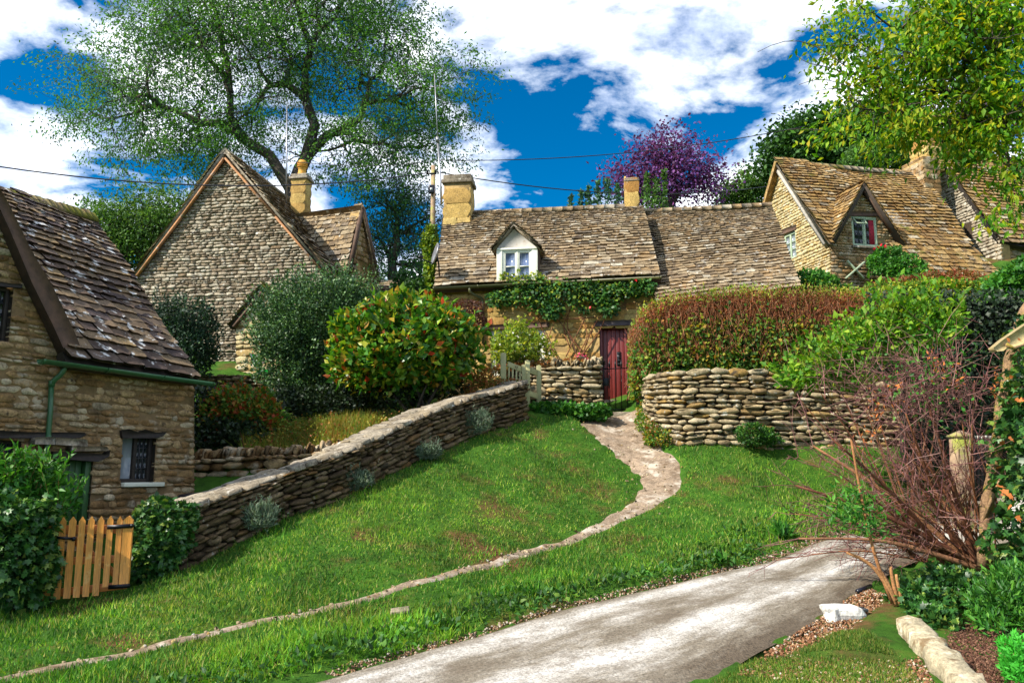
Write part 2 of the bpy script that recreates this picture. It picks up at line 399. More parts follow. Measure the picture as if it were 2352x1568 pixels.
W_orange = plain('varnished orange wood', (.60, .25, .045), .42, var=.30, nscale=9, bump=.22, bscale=30, stretch=(9, 9, .8), dirt=((.72, .42, .14), 7, .60))
W_rail = plain('orange brown rail wood', (.50, .16, .025), .45, var=.3, nscale=9, bump=.2, stretch=(.8, .8, 9))
W_olive = plain('sage painted wood', (.36, .34, .16), .55, var=.12, bump=.12, dirt=((.25, .2, .09), 6, .66))
W_grey = plain('weathered grey rail', (.42, .39, .34), .85, var=.3, bump=.3)
W_mossy = plain('mossy post wood', (.28, .19, .12), .9, var=.4, bump=.5, dirt=((.30, .33, .05), 3.2, .52))
DOOR_R = plain('oxblood painted boards', (.15, .016, .012), .45, var=.25, nscale=12, bump=.1, stretch=(4, 4, .5))
DOOR_G = plain('green painted door', (.035, .10, .03), .5, var=.2, bump=.1)
P_white = plain('cream window paint', (.66, .66, .55), .45, var=.08, bump=.05, dirt=((.42, .38, .26), 9, .68))
P_sage = plain('sage window paint', (.36, .44, .30), .5, var=.08, bump=.05)
M_green = plain('green gutter paint', (.030, .105, .040), .32, var=.15, bump=.05)
M_olive = plain('olive gutter paint', (.075, .075, .025), .4, var=.15, bump=.05)
M_iron = plain('black iron', (.012, .012, .016), .42, .5, bump=.15)
M_grey = plain('galvanised steel', (.34, .34, .36), .4, .8, var=.15)
M_lead = plain('leading', (.045, .045, .05), .5, .3)
P_black = plain('black plastic', (.010, .010, .018), .3, bump=.03)
P_green = plain('bright green plastic', (.01, .50, .06), .3, var=.06, bump=.02)
P_label = plain('white label', (.8, .8, .75), .5, var=.03, bump=0)
P_mark = plain('dark green mark', (.03, .10, .03), .6, var=.03, bump=0)
POT = plain('yellow clay', (.68, .33, .035), .7, var=.15, bump=.2)
ROCK = stone_mat('white rock', [(0, (.62,.60,.56)), (1, (.70,.68,.62))], (.75, 1.15), 4, [((.25,.22,.19), 6, .60, .70)], .6, 14)
KERB = stone_mat('tan kerb block', [(0, (.44,.36,.23)), (1, (.50,.43,.29))], (.6, 1.25), 5, [((.22,.15,.08), 7, .55, .66), ((.66,.61,.50), 6, .60, .70)], 1.0, 14, dist=.03)
BARK = stone_mat('ash bark', [(0, (.055,.045,.04)), (1, (.085,.07,.055))], (.6, 1.4), 8, [((.14,.14,.06), 5, .62, .74)], .8, 22)
BARK_M = stone_mat('mossy bark', [(0, (.22,.13,.07)), (1, (.30,.19,.10))], (.5, 1.4), 9, [((.28,.22,.03), 6, .52, .62)], .9, 24)
TWIG = stone_mat('red brown stems', [(0, (.13,.05,.028)), (.5, (.21,.08,.035)), (.8, (.30,.15,.07)), (1, (.10,.045,.035))], (.6, 1.4), 9, [], .4)
TWIG_P = stone_mat('purple brown twigs', [(0, (.12,.045,.045)), (.5, (.21,.09,.085)), (1, (.30,.17,.14))], (.6, 1.4), 9, [], .2)
TWIG_H = stone_mat('dry hedge twigs', [(0, (.20,.06,.025)), (.4, (.30,.10,.04)), (.7, (.38,.19,.10)), (1, (.14,.06,.035))], (.6, 1.4), 5, [], .2)
def glass_mat(name, col, rough=.06, streak=0.0):
    m, nt = newmat(name); p = pos(nt)
    q = nd(nt, 'ShaderNodeVectorMath', {0: p, 1: (40, 40, 3)}, operation='MULTIPLY').outputs[0]
    c = mixc(nt, mth(nt, 'MULTIPLY', ramp(nt, noise(nt, q, 1.0, 4.0), [(.48, 0.0), (.66, 1.0)]), streak), col, (.35, .38, .45))
    b = nd(nt, 'ShaderNodeBump', {'Strength': .12, 'Distance': .01, 'Height': noise(nt, p, 3.0, 2.0)})
    out(nt, nd(nt, 'ShaderNodeBsdfPrincipled', {'Base Color': c, 'Roughness': rough, 'Normal': b.outputs[0], 'Specular IOR Level': .6}).outputs[0])
    return m
G_dark = glass_mat('dark leaded glass', (.02, .026, .03))
G_blue = glass_mat('glass with painted sky', (.09, .13, .25), .1, .6)  # sky reflection painted in as a blue tone with pale streaks
G_pale = glass_mat('pale curtained glass', (.22, .25, .27), .12)
CURTAIN = plain('crimson curtain', (.34, .01, .03), .8, var=.4, nscale=8, stretch=(12, 12, .4))

# ------------------------------------------------------------------ ground
ctrl = [ # (u, v, distance)
 (1176,1568,6.8),(50,1550,7.0),(2352,1568,6.6),(1650,1540,6.9),(400,1470,8.0),(850,1375,9.5),(1250,1255,12.0),(1420,1190,13.2),
 (1500,1110,14.4),(1480,1050,15.4),(1420,985,16.8),(1420,950,17.6),(1560,1021,15.4),(1750,1018,15.2),(1940,1020,15.2),(2150,1020,15.0),
 (640,1195,11.9),(850,1115,13.0),(1000,1037,14.2),(1200,962,16.2),(400,1312,10.6),(560,1240,11.4),(1100,1100,13.6),(1000,1200,11.8),
 (700,1300,10.1),(300,1350,10.0),(110,1385,9.8),(100,1440,8.6),(1700,1200,12.6),(1800,1060,14.8),(1900,1190,12.9),(1600,1300,10.6),(1250,1400,8.9),
 (800,1552,7.0),(1000,1482,7.8),(1300,1392,9.0),(1600,1322,10.2),(1800,1270,11.6),(1960,1228,13.2),(1850,1430,8.3),(1990,1340,9.9),
 (2100,1450,8.0),(2300,1330,9.3),(2270,1300,9.9),(2352,1250,10.6),(1300,950,16.9),(-150,1400,9.0),
 (2060,1235,13.3),(2200,1215,13.4),
]
cpts = [W(*c) for c in ctrl]
cpts += [np.array(p, float) for p in [
 (0,0,0),(-8,0,-.1),(8,0,.1),(0,-12,-.4),(-14,6,-.1),(14,5,.4),(-9,11.5,.55),(-6.2,12,.65),(-5,13.2,1.1),(-4.3,13.3,1.35),(-3.2,13.9,1.45),
 (-4.9,15.4,2.1),(-3.7,15.3,2.1),(-2.6,15.4,2.2),(-5,14.3,1.3),(-3.8,14.2,1.4),(-2.7,14.3,1.65),(-1.6,14.9,2.0),(-1.3,15.6,2.5),(-.3,16.4,2.9),(-4.8,17.2,2.6),(-3,17,2.65),(-1.5,17.6,2.9),(0,18.2,3.0),(1.8,18.3,3.0),
 (-6,19.6,3.9),(-9,20,4.2),(-4,20.5,4.0),(-7,26,5.2),(-12,18,3.0),(-14,25,4.5),(0,26,4.6),(3.2,17.4,3.35),(4.5,16.9,3.4),(7,17,3.5),(9,16.6,3.5),(11,15.6,2.4),(10,13,.95),(13,13,1.1),
 (5,21,5.0),(8,20.6,5.4),(10.5,23,7.0),(14,22,7.0),(8,27,8.0),(14,28,9.3),(17,17,4.6),(22,25,9),(24,34,12),(0,40,7.5),(-20,40,7.5),(18,45,13),(-30,25,4),(30,12,3.5),(-30,8,0),(30,-5,.4),(-30,-10,-.8),(0,60,9.5),(-40,60,9),(40,60,15)]]
cpts = np.array(cpts)
def _tps_fit(X, z, lam=2e-3):
    n = len(X); d2 = ((X[:, None]-X[None])**2).sum(2)
    K = .5*d2*np.log(d2+1e-9); A = np.zeros((n+3, n+3))
    A[:n, :n] = K+lam*np.eye(n)*n; A[:n, n] = 1; A[:n, n+1:] = X; A[n, :n] = 1; A[n+1:, :n] = X.T
    return np.linalg.solve(A, np.r_[z, 0, 0, 0])
_tw = _tps_fit(cpts[:, :2], cpts[:, 2])
def terr0(xy):
    xy = np.clip(np.atleast_2d(xy).astype(float), [-45, -15], [45, 62]); o = np.empty(len(xy))
    for i in range(0, len(xy), 20000):
        q = xy[i:i+20000]; d2 = (q[:, :1]-cpts[None, :, 0])**2+(q[:, 1:]-cpts[None, :, 1])**2
        o[i:i+20000] = (.5*d2*np.log(d2+1e-9)) @ _tw[:len(cpts)] + _tw[-3] + q @ _tw[-2:]
    return o
def hills(xy):
    x, y = xy[:, 0], xy[:, 1]
    return .030*np.sin(x*2.1+y*.7)*np.sin(y*1.7-x*.4)+.018*np.sin(x*5.3+1.1)*np.sin(y*4.7)
RUP = RDN = None
def terrain(xy):
    xy = np.atleast_2d(xy); h = hills(xy)
    if RUP is not None: h = h*np.clip((road_edge(xy)+.3)/.8, .12, 1)
    return terr0(xy)+h
def G(u, v, lo=5.5, hi=26.0):
    """where the view direction meets the ground"""
    Y = np.linspace(lo, hi, 420); d = ray(u, v); P = CAM + Y[:, None]*d
    below = P[:, 2] <= terr0(P[:, :2])
    i = int(np.argmax(below)) if below.any() else len(Y)-1
    return P[i]
def on_far_side(xy):
    return np.linalg.norm(xy[:, None]-RUP[None, ::3], axis=2).min(1) < np.linalg.norm(xy[:, None]-RDN[None, ::3], axis=2).min(1)
def inside(xy, poly):
    poly = np.asarray(poly); x, y = xy[:, 0], xy[:, 1]; r = np.zeros(len(xy), bool)
    for (x0, y0), (x1, y1) in zip(poly, np.roll(poly, -1, 0)):
        c = (y0 <= y) != (y1 <= y)
        r ^= c & (x < x0+(x1-x0)*(y-y0)/(y1-y0+1e-12))
    return r
def resample(P, n):
    P = np.asarray(P, float); s = np.r_[0, np.cumsum(np.linalg.norm(np.diff(P, axis=0), axis=1))]
    t = np.linspace(0, s[-1], n); Q = np.stack([np.interp(t, s, P[:, k]) for k in range(P.shape[1])], 1)
    for _ in range(3): Q[1:-1] = (Q[:-2]+2*Q[1:-1]+Q[2:])/4
    return Q
def gxy(L): return [G(*q)[:2] for q in L]
road_up = gxy([(560,1600),(700,1566),(850,1524),(1000,1478),(1150,1436),(1300,1393),(1450,1356),(1600,1322),(1800,1272),(1960,1228)])
road_up = [road_up[0]+(road_up[0]-road_up[1])*4] + road_up + [np.array([6.7, 13.75]), np.array([8.6, 14.1]), np.array([13., 14.1])]
road_dn = gxy([(1300,1640),(1480,1596),(1640,1545),(1740,1490),(1850,1432),(1930,1388),(2000,1338),(2060,1300)])
road_dn = [road_dn[0]+(road_dn[0]-road_dn[1])*5] + road_dn + [np.array([6.6, 11.7]), np.array([8.8, 11.8]), np.array([13., 11.8])]
path_px = [(-120,1590,9),(60,1545,9),(240,1505,8),(400,1470,8),(560,1436,8),(700,1408,7),(850,1375,8),(1000,1335,8),(1130,1296,9),(1250,1258,10),(1340,1222,14),(1420,1190,20),(1480,1155,28),(1520,1115,40),(1520,1085,44),(1480,1050,46),(1440,1015,56),(1410,985,72),(1405,962,70)]
def path_edges():
    c = np.array([G(u, v)[:2] for u, v, _ in path_px]); wd = np.array([h*np.linalg.norm(np.r_[q, 0]-[0, 0, 0])/F for (u, v, h), q in zip(path_px, c)])
    Q = resample(np.c_[c, wd], 120); c, wd = Q[:, :2], Q[:, 2]
    t = np.gradient(c, axis=0); t /= np.linalg.norm(t, axis=1, keepdims=True); nr = np.stack([-t[:, 1], t[:, 0]], 1)
    wd = np.where(c[:, 1] < 12.0, np.maximum(wd*1.7, .075), wd*1.15)
    return c, nr, wd
pc, pn, pw = path_edges()
def path_dist(xy):
    """distance to the path's edge (negative on the path)"""
    o = np.empty(len(xy))
    for i in range(0, len(xy), 20000):
        q = xy[i:i+20000]; d = np.sqrt((q[:, :1]-pc[None, :, 0])**2+(q[:, 1:]-pc[None, :, 1])**2); k = d.argmin(1)
        o[i:i+20000] = d[np.arange(len(k)), k]-pw[k]
    return o
RUP, RDN = resample(road_up, 90), resample(road_dn, 90)
road_poly = np.concatenate([RUP, RDN[::-1]])
def road_edge(xy):
    s_ = np.full(len(xy), 9.)
    for L in (RUP, RDN):
        for i in range(0, len(xy), 20000):
            q = xy[i:i+20000]; d2 = (q[:, :1]-L[None, :, 0])**2+(q[:, 1:]-L[None, :, 1])**2
            s_[i:i+20000] = np.minimum(s_[i:i+20000], np.sqrt(d2.min(1)))
    return np.where(inside(xy, road_poly), -s_, s_)
def axis(bounds):
    o = []
    for a, b, st in bounds: o.append(np.arange(a, b, st))
    return np.concatenate(o)
gx = np.r_[-1200, -500, -200, -90, axis([(-45, -11, 1.5), (-11, 12, .11), (12, 45, 1.5)]), 45, 90, 200, 500, 1200]
gy = np.r_[-1200, -500, -200, -60, axis([(-15, 5, 1.0), (5, 19, .11), (19, 62, 1.5)]), 62, 120, 250, 600, 1500]
XX, YY = np.meshgrid(gx, gy); XY = np.stack([XX.ravel(), YY.ravel()], 1)
Z = terrain(XY)
near = (np.abs(XY[:, 0]) < 14) & (XY[:, 1] > 3) & (XY[:, 1] < 19)
q = XY[near]
e = road_edge(q); pd = path_dist(q)
lower = np.clip(-e/.12, 0, 1)*.06 + np.clip(-pd/.06, 0, 1)*.05
# the verge of the road is a low broken earth bank
bank = np.where((e > 0) & (e < 1.2) & (q[:, 1] > 7.2), -.10*np.exp(-(e/.28)**2)+.05*np.exp(-((e-.7)/.35)**2), 0)
Z[near] += bank-lower
m = len(gx)
I = np.arange(len(gy)-1)[:, None]*m+np.arange(m-1)[None]
ground_me = mesh_arr('ground', np.c_[XY, Z], [np.stack([I, I+1, I+m+1, I+m], -1).reshape(-1, 4)], smooth=True)
def ground_mat():
    m, nt = newmat('turf and soil'); p = pos(nt)
    g = ramp(nt, noise(nt, p, 3.0, 8.0, .7), [(.3, (.018, .05, .006)), (.55, (.045, .12, .012)), (.75, (.10, .15, .02))])
    s = ramp(nt, noise(nt, p, 9.0, 8.0, .7), [(.3, (.06, .028, .014)), (.6, (.16, .075, .035)), (.8, (.26, .16, .09))])
    c = mixc(nt, ramp(nt, noise(nt, p, .9, 8.0, .65), [(.52, 0.0), (.66, 1.0)]), g, s)
    b = nd(nt, 'ShaderNodeBump', {'Strength': .8, 'Distance': .03, 'Height': noise(nt, p, 30.0, 8.0, .7)})
    out(nt, nd(nt, 'ShaderNodeBsdfPrincipled', {'Base Color': c, 'Roughness': 1.0, 'Normal': b.outputs[0], 'Specular IOR Level': .1}).outputs[0]); return m
ground_me.materials.append(ground_mat())
tag(link(bpy.data.objects.new('ground', ground_me)), kind='structure')
def strip(name, A, B, nc, mat, lift, droop):
    """a sheet between two edge lines that follows the ground"""
    n = len(A); t = np.linspace(0, 1, nc)
    P = A[:, None]*(1-t)[None, :, None]+B[:, None]*t[None, :, None]
    xy = P.reshape(-1, 2); z = terrain(xy).reshape(n, nc)+lift
    z[:, 0] -= droop; z[:, -1] -= droop
    s_ = np.r_[0, np.cumsum(np.linalg.norm(np.diff((A+B)/2, axis=0), axis=1))]
    uv = np.stack([np.repeat(s_, nc), np.tile(t, n)], 1)
    I = np.arange(n-1)[:, None]*nc+np.arange(nc-1)[None]
    me = mesh_arr(name, np.c_[xy, z.ravel()], [np.stack([I, I+1, I+nc+1, I+nc], -1).reshape(-1, 4)], smooth=True, uv=uv)
    me.materials.append(mat); return tag(link(bpy.data.objects.new(name, me)), kind='structure')
def road_mat():
    m, nt = newmat('worn asphalt with painted glare'); p = pos(nt)
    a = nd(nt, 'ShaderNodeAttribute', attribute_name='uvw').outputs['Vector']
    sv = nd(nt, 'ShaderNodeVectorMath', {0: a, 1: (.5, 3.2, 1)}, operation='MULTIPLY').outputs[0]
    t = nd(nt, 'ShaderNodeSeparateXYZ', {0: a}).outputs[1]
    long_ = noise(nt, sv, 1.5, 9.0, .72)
    track_glare = ramp(nt, t, [(.02, .15), (.16, .75), (.34, .45), (.46, .38), (.62, .85), (.76, .55), (.9, .22), (1, .05)])  # lighter wheel tracks, with a pale glare streak painted into the colour
    w_ = mth(nt, 'ADD', mth(nt, 'MULTIPLY', track_glare, .75), mth(nt, 'MULTIPLY', mth(nt, 'SUBTRACT', long_, .5), 1.5))
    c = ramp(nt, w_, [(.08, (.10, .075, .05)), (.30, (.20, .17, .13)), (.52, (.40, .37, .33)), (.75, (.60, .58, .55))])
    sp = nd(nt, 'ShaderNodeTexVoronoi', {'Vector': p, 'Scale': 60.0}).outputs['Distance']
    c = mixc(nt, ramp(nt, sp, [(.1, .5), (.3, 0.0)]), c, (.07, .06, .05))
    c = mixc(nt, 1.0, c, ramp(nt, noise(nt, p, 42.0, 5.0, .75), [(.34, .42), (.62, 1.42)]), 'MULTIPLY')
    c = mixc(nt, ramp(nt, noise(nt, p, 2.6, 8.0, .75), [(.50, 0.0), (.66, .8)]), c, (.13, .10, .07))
    b = nd(nt, 'ShaderNodeBump', {'Strength': .7, 'Distance': .012, 'Height': noise(nt, p, 55.0, 6.0, .7)})
    out(nt, nd(nt, 'ShaderNodeBsdfPrincipled', {'Base Color': c, 'Roughness': .85, 'Normal': b.outputs[0], 'Specular IOR Level': .3}).outputs[0]); return m
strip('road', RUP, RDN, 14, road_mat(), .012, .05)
PATHM = stone_mat('trodden stony path', [(0, (.27,.20,.14)), (1, (.27,.20,.14))], (.5, 1.4), 6, [((.44,.38,.31), 3, .52, .64), ((.13,.085,.05), 5, .52, .66)], .8, 40)
strip('path', pc+pn*(pw*(1+.18*np.sin(np.arange(len(pc))*1.3)))[:, None], pc-pn*(pw*(1+.18*np.sin(np.arange(len(pc))*.9+2)))[:, None], 6, PATHM, .010, .04)
# ------------------------------------------------------------------ building helpers
def pbox(mb, P, a0, a1, b0, b1, o0, o1, rnd=0.0):
    return mb.box(P.pt((a0+a1)/2, (b0+b1)/2, (o0+o1)/2), P.ea*(a1-a0)/2, P.eb*(b1-b0)/2, P.n*(o1-o0)/2, rnd)
def of(P, p): p = np.asarray(p, float)-P.O; return np.array([p @ P.ea, p @ P.eb])
def prect(P, u0, v0, u1, v1):
    """a upright rectangle on patch P from picture corners: a0,a1,b0,b1"""
    q = np.array(P.px([(u0, v0), (u1, v0), (u0, v1), (u1, v1)]))
    return (q[0, 0]+q[2, 0])/2, (q[1, 0]+q[3, 0])/2, (q[2, 1]+q[3, 1])/2, (q[0, 1]+q[1, 1])/2
def rectpoly(r): a0, a1, b0, b1 = r; return [(a0, b0), (a1, b0), (a1, b1), (a0, b1)]
def window(parent, P, r, rec, fmat, lights, grid, gmat, fw=.05, ft=.06, bar=.012, bmat=None, sash=0.0, name='window', label=None):
    a0, a1, b0, b1 = r; mb = MB(); o0, o1 = -rec, -rec+ft
    pbox(mb, P, a0, a0+fw, b0, b1, o0, o1); pbox(mb, P, a1-fw, a1, b0, b1, o0, o1)
    pbox(mb, P, a0+fw, a1-fw, b0, b0+fw, o0, o1); pbox(mb, P, a0+fw, a1-fw, b1-fw, b1, o0, o1)
    wl = (a1-a0-fw*(lights+1))/lights
    for i in range(1, lights): x = a0+fw+i*(wl+fw); pbox(mb, P, x-fw, x, b0+fw, b1-fw, o0, o1)
    fr = mb.build(name, fmat, parent, bevel=.004, label=label)
    bb = MB(); k = 0
    for i in range(lights):
        x0 = a0+fw+i*(wl+fw); x1 = x0+wl; y0, y1 = b0+fw, b1-fw
        if sash:
            s_ = MB()
            pbox(s_, P, x0, x0+sash, y0, y1, o0+.008, o1-.012); pbox(s_, P, x1-sash, x1, y0, y1, o0+.008, o1-.012)
            pbox(s_, P, x0+sash, x1-sash, y0, y0+sash, o0+.008, o1-.012); pbox(s_, P, x0+sash, x1-sash, y1-sash, y1, o0+.008, o1-.012)
            s_.build('sash', fmat, fr, bevel=.003); x0 += sash; x1 -= sash; y0 += sash; y1 -= sash
        nx, ny = grid[i] if isinstance(grid, list) else grid
        for ix in range(nx):
            for iy in range(ny):
                px0 = x0+(x1-x0)*ix/nx; px1 = x0+(x1-x0)*(ix+1)/nx; py0 = y0+(y1-y0)*iy/ny; py1 = y0+(y1-y0)*(iy+1)/ny
                g = MB(); t = rng.normal(0, .0025, 4)
                V = [P.pt(px0, py0, o0+.022+t[0]), P.pt(px1, py0, o0+.022+t[1]), P.pt(px1, py1, o0+.022+t[2]), P.pt(px0, py1, o0+.022+t[3])]
                g.prism(V, -P.n*.006); g.build('pane', gmat[i] if isinstance(gmat, list) else gmat, fr)
        for ix in range(1, nx): x = x0+(x1-x0)*ix/nx; pbox(bb, P, x-bar/2, x+bar/2, y0, y1, o0+.012, o0+.040); k += 1
        for iy in range(1, ny): y = y0+(y1-y0)*iy/ny; pbox(bb, P, x0, x1, y-bar/2, y+bar/2, o0+.013, o0+.039); k += 1
    if k: bb.build('glazing_bars', bmat or M_lead, fr)
    return fr
def lumpy_beam(name, P, pts_px, off, thick, mat, parent, label=None):
    poly = P.px(pts_px)
    return slab(name, P, [poly], off, thick, mat, parent, label=label)
def block_mat_faces(parent, wallo, c, e1, w1, w2, z0, z1, mat, hr, lr, n_ind=60, depth=.05):
    e1 = unit(e1); e2 = np.array([-e1[1], e1[0], 0])
    for nrm, al, hw, hd in ((e2, e1, w1/2, w2/2), (-e2, e1, w1/2, w2/2), (e1, e2, w2/2, w1/2), (-e1, e2, w2/2, w1/2)):
        if (CAM-c)[:2] @ nrm[:2] - hd <= 0: continue
        o = c+nrm*hd-al*hw; o = np.array([o[0], o[1], z0])
        P = Patch(o, al, o+np.array([0, 0, 1.]))
        lay_stones(P, [[(0, 0), (2*hw, 0), (2*hw, z1-z0), (0, z1-z0)]], hr, lr, depth, -.010, .006, SLABS, wallo, mat, n_ind, 'block', .004, 'block')
def chimney(parent, c, e1, w1, w2, z0, z1, mat, mor, hr=(.24, .32), lr=(.9, 1.8), cap=.14, over=.06, capmat=None, n_ind=40):
    c = np.asarray(c, float); e1 = unit(e1); e2 = np.array([-e1[1], e1[0], 0]); zc = z1-cap
    ch = MB().box([c[0], c[1], (z0+zc)/2], e1*(w1/2-.01), e2*(w2/2-.01), [0, 0, (zc-z0)/2]).build('chimney', mor, parent)
    block_mat_faces(parent, ch, c, e1, w1, w2, z0, zc, mat, hr, lr, n_ind)
    m = MB(); m.box([c[0], c[1], zc+cap*.22], e1*(w1/2+over), e2*(w2/2+over), [0, 0, cap*.22])
    m.box([c[0], c[1], zc+cap*.70], e1*(w1/2+over*.3), e2*(w2/2+over*.3), [0, 0, cap*.27])
    m.build('chimney_cap', capmat or mat, ch, bevel=.015)
    return ch
def core(parent, section, vec, mat=None):
    return MB().prism(section, vec).build('inner_wall', mat or MORTAR, parent)
def trough(P0, P1, r, mat, parent, name='gutter'):
    P0, P1 = np.asarray(P0), np.asarray(P1); mb = MB(); d = unit(P1-P0); sd = unit(np.cross(d, [0, 0, 1])); up = np.cross(sd, d)
    a = np.linspace(0, math.pi, 9)
    prof = [sd*math.cos(t)*r - up*math.sin(t)*r for t in a] + [sd*math.cos(t)*(r-.012) - up*math.sin(t)*(r-.012) for t in a[::-1]]
    mb.prism([P0+q for q in prof], P1-P0)
    g = mb.build(name, mat, parent)
    b = MB(); n = max(2, int(np.linalg.norm(P1-P0)/.9))
    for i in range(n+1):
        c = P0+(P1-P0)*(i/n)*.99; b.prism([c+q*1.14 for q in prof[:9]], d*.035)
    b.build('gutter_bracket', mat, g); return g
def quad_slab(name, pts, thick, mat, parent):
    pts = [np.asarray(p, float) for p in pts]; n = unit(np.cross(pts[1]-pts[0], pts[2]-pts[0]))
    if n[2] < 0: n = -n
    return MB().prism(pts, -n*thick).build(name, mat, parent)

# ================================================================== near cottage at the left
c1 = thing('cottage', 'brown stone cottage with dark slate roof and green gutter beside the picket gate', 'cottage', (-5.6, 12.6, .7))
gl0, gl1 = W(100, 826, 10.8), W(482, 878, 13.5); t1 = unit(gl1-gl0); t1h = unit([t1[0], t1[1], 0])
pr = W(446, 900, 13.55); PW1 = vwall(pr-t1h*6, pr)
wA = prect(PW1, 279, 995, 356, 1108); wB = prect(PW1, -60, 652, 26, 784); wC = prect(PW1, -60, 1008, 46, 1092); dD = prect(PW1, 108, 1042, 208, 1225)
wall1 = [PW1.px([(446, 872), (446, 1230), (-90, 1330), (-90, 330), (0, 500), (60, 640), (152, 822)])] + [rectpoly(x) for x in (wA, wB, wC, dD)]
w1o = slab('wall', PW1, wall1, 0, .32, MORTAR_Y if 0 else plain('brown mortar', (.22, .14, .065), .95, bump=.5, bscale=22), c1)
lay_stones(PW1, wall1, (.05, .115), (1.3, 3.8), .07, -.019, .008, ROUGH, w1o, S_left, 300, 'rough_left', .03)
rf1 = Patch(gl0 + np.array([0, 0, .03]), t1, W(215, 495, 14.73))
roof1 = [rf1.px([(-30, 428), (0, 437), (110, 464), (215, 496), (340, 690), (457, 873), (150, 831), (140, 800), (95, 690), (40, 572), (-8, 470)])]
r1o = slab('roof', rf1, roof1, .01, .14, ROOFB, c1)
lay_tiles(rf1, roof1, .215, .12, (1.1, 2.3), .032, r1o, T_left, 300, sag=.06)
# mossy ridge stones
rg = MB(); ridge_pts = [rf1.xyz(-170, 389), rf1.xyz(0, 438), rf1.xyz(110, 465), rf1.xyz(216, 497)]
Q = resample(ridge_pts, 26)
for i in range(25):
    d = unit(Q[i+1]-Q[i]); rr = MB(); sd = unit(np.cross(d, [0, 0, 1])); up = np.cross(sd, d)
    c = Q[i]-d*.012; L_ = Q[i+1]-Q[i]+d*.0
    j = rng.normal(0, .008)
    rr.prism([c-sd*.16-up*.13, c-sd*.14-up*.07, c-sd*.03+up*(.06+j), c+sd*.03+up*(.06+j), c+sd*.14-up*.07, c+sd*.16-up*.13], L_*.97)
    rr.build('ridge_tile', T_moss, r1o)
# back slope and end gable close the volume
bk = np.cross([0, 0, 1], t1h); bk = -PW1.n
zr = ridge_pts[-1]; corner = PW1.xyz(446, 880); dep = 2*((zr-corner) @ bk)
sec = [corner+bk*.36+[0, 0, -3.2], corner+bk*.36+[0, 0, .25], zr-[0, 0, .25], corner+bk*dep+[0, 0, .1], corner+bk*dep+[0, 0, -3.2]]
core(c1, [np.asarray(x)-t1h*.12 for x in sec], -t1h*7.2)
quad_slab('back_roof', [zr+t1h*.0, zr-t1h*7.2, zr-t1h*7.2+bk*(dep/2+.3)-[0, 0, 3.3], zr+bk*(dep/2+.3)-[0, 0, 3.3]], .12, T_left, c1)
# raking verge of the wall dormer: a thick dark timber
slab('verge_beam', PW1, [PW1.px([(-30, 470), (0, 534), (50, 652), (100, 752), (132, 822), (170, 818), (150, 768), (100, 664), (47, 575), (0, 478), (-30, 425)])], .20, .17, W_brown, c1)
va, vb = PW1.xyz(-30, 425, .15), PW1.xyz(165, 815, .15)
quad_slab('dormer_roof', [va, vb, rf1.hit(vb, -PW1.n), rf1.hit(va, -PW1.n)], .06, T_left, c1)
# gutter and downpipe
trough(gl0-t1*.06+PW1.n*.02, gl1+t1*.02+PW1.n*.02, .062, M_green, c1)
off = lambda u, v, o: PW1.xyz(u, v, o)
dp = MB(); dp.tube([off(126, 838, .2), off(124, 850, .2), off(119, 862, .17), off(112, 874, .1), off(110, 886, .07)], .036, 10)
dp.tube([off(110, 884, .07), off(107, 950, .07), off(99, 1045, .07), off(97, 1120, .07)], .034, 10)
dp.tube([off(126, 834, .2), off(125, 846, .2)], .046, 10); dp.tube([off(110.5, 874, .075), off(110, 888, .07)], .043, 10); dp.tube([off(103, 1000, .07), off(102.5, 1010, .07)], .04, 10)
dp.build('downpipe', M_green, c1, smooth=False)
# openings
window(c1, PW1, wA, .15, W_dark, 2, [(1, 1), (3, 4)], [G_pale, G_dark], .06, .07, .014)
window(c1, PW1, wB, .14, W_dark, 2, (3, 4), G_dark, .05, .07, .014)
window(c1, PW1, wC, .15, W_dark, 2, (3, 3), G_dark, .05, .07, .014)
lumpy_beam('lintel', PW1, [(274, 988), (292, 985), (312, 992), (330, 986), (352, 993), (378, 992), (370, 1001), (356, 1006), (276, 1006)], .05, .2, W_dark, c1)
lumpy_beam('lintel', PW1, [(-60, 985), (60, 992), (188, 993), (192, 999), (176, 1006), (-60, 1006)], .06, .2, W_dark, c1)
lumpy_beam('lintel', PW1, [(112, 1036), (232, 1043), (243, 1033), (240, 1048), (214, 1060), (110, 1052)], .10, .3, W_dark, c1)
lumpy_beam('lintel', PW1, [(-60, 640), (24, 652), (48, 653), (46, 662), (-60, 654)], .04, .2, W_dark, c1)
for L_ in ([(66, 1004), (112, 1003), (112, 1021), (64, 1020)], [(113, 1004), (186, 1009), (187, 1026), (113, 1021)], [(150, 1023), (232, 1026), (236, 1035), (150, 1036)]):
    lumpy_beam('hood_stone', PW1, L_, .13, .2, S_cope, c1)
a0, a1, b0, b1 = prect(PW1, 278, 1108, 371, 1114); sm = MB(); pbox(sm, PW1, a0, a1, b0-.02, b1+.005, -.16, .07); sm.build('sill', P_white, c1, bevel=.006)
a0, a1, b0, b1 = dD
df = MB(); pbox(df, PW1, a0, a0+.07, b0, b1, -.14, -.05); pbox(df, PW1, a1-.09, a1, b0, b1, -.14, -.03); pbox(df, PW1, a0+.07, a1-.09, b1-.08, b1, -.14, -.05); df.build('door_frame', DOOR_G, c1, bevel=.006)
dm = MB(); pbox(dm, PW1, a0+.075, a1-.095, b0, b1-.085, -.16, -.12); dr = dm.build('door', DOOR_G, c1)
nb = 5
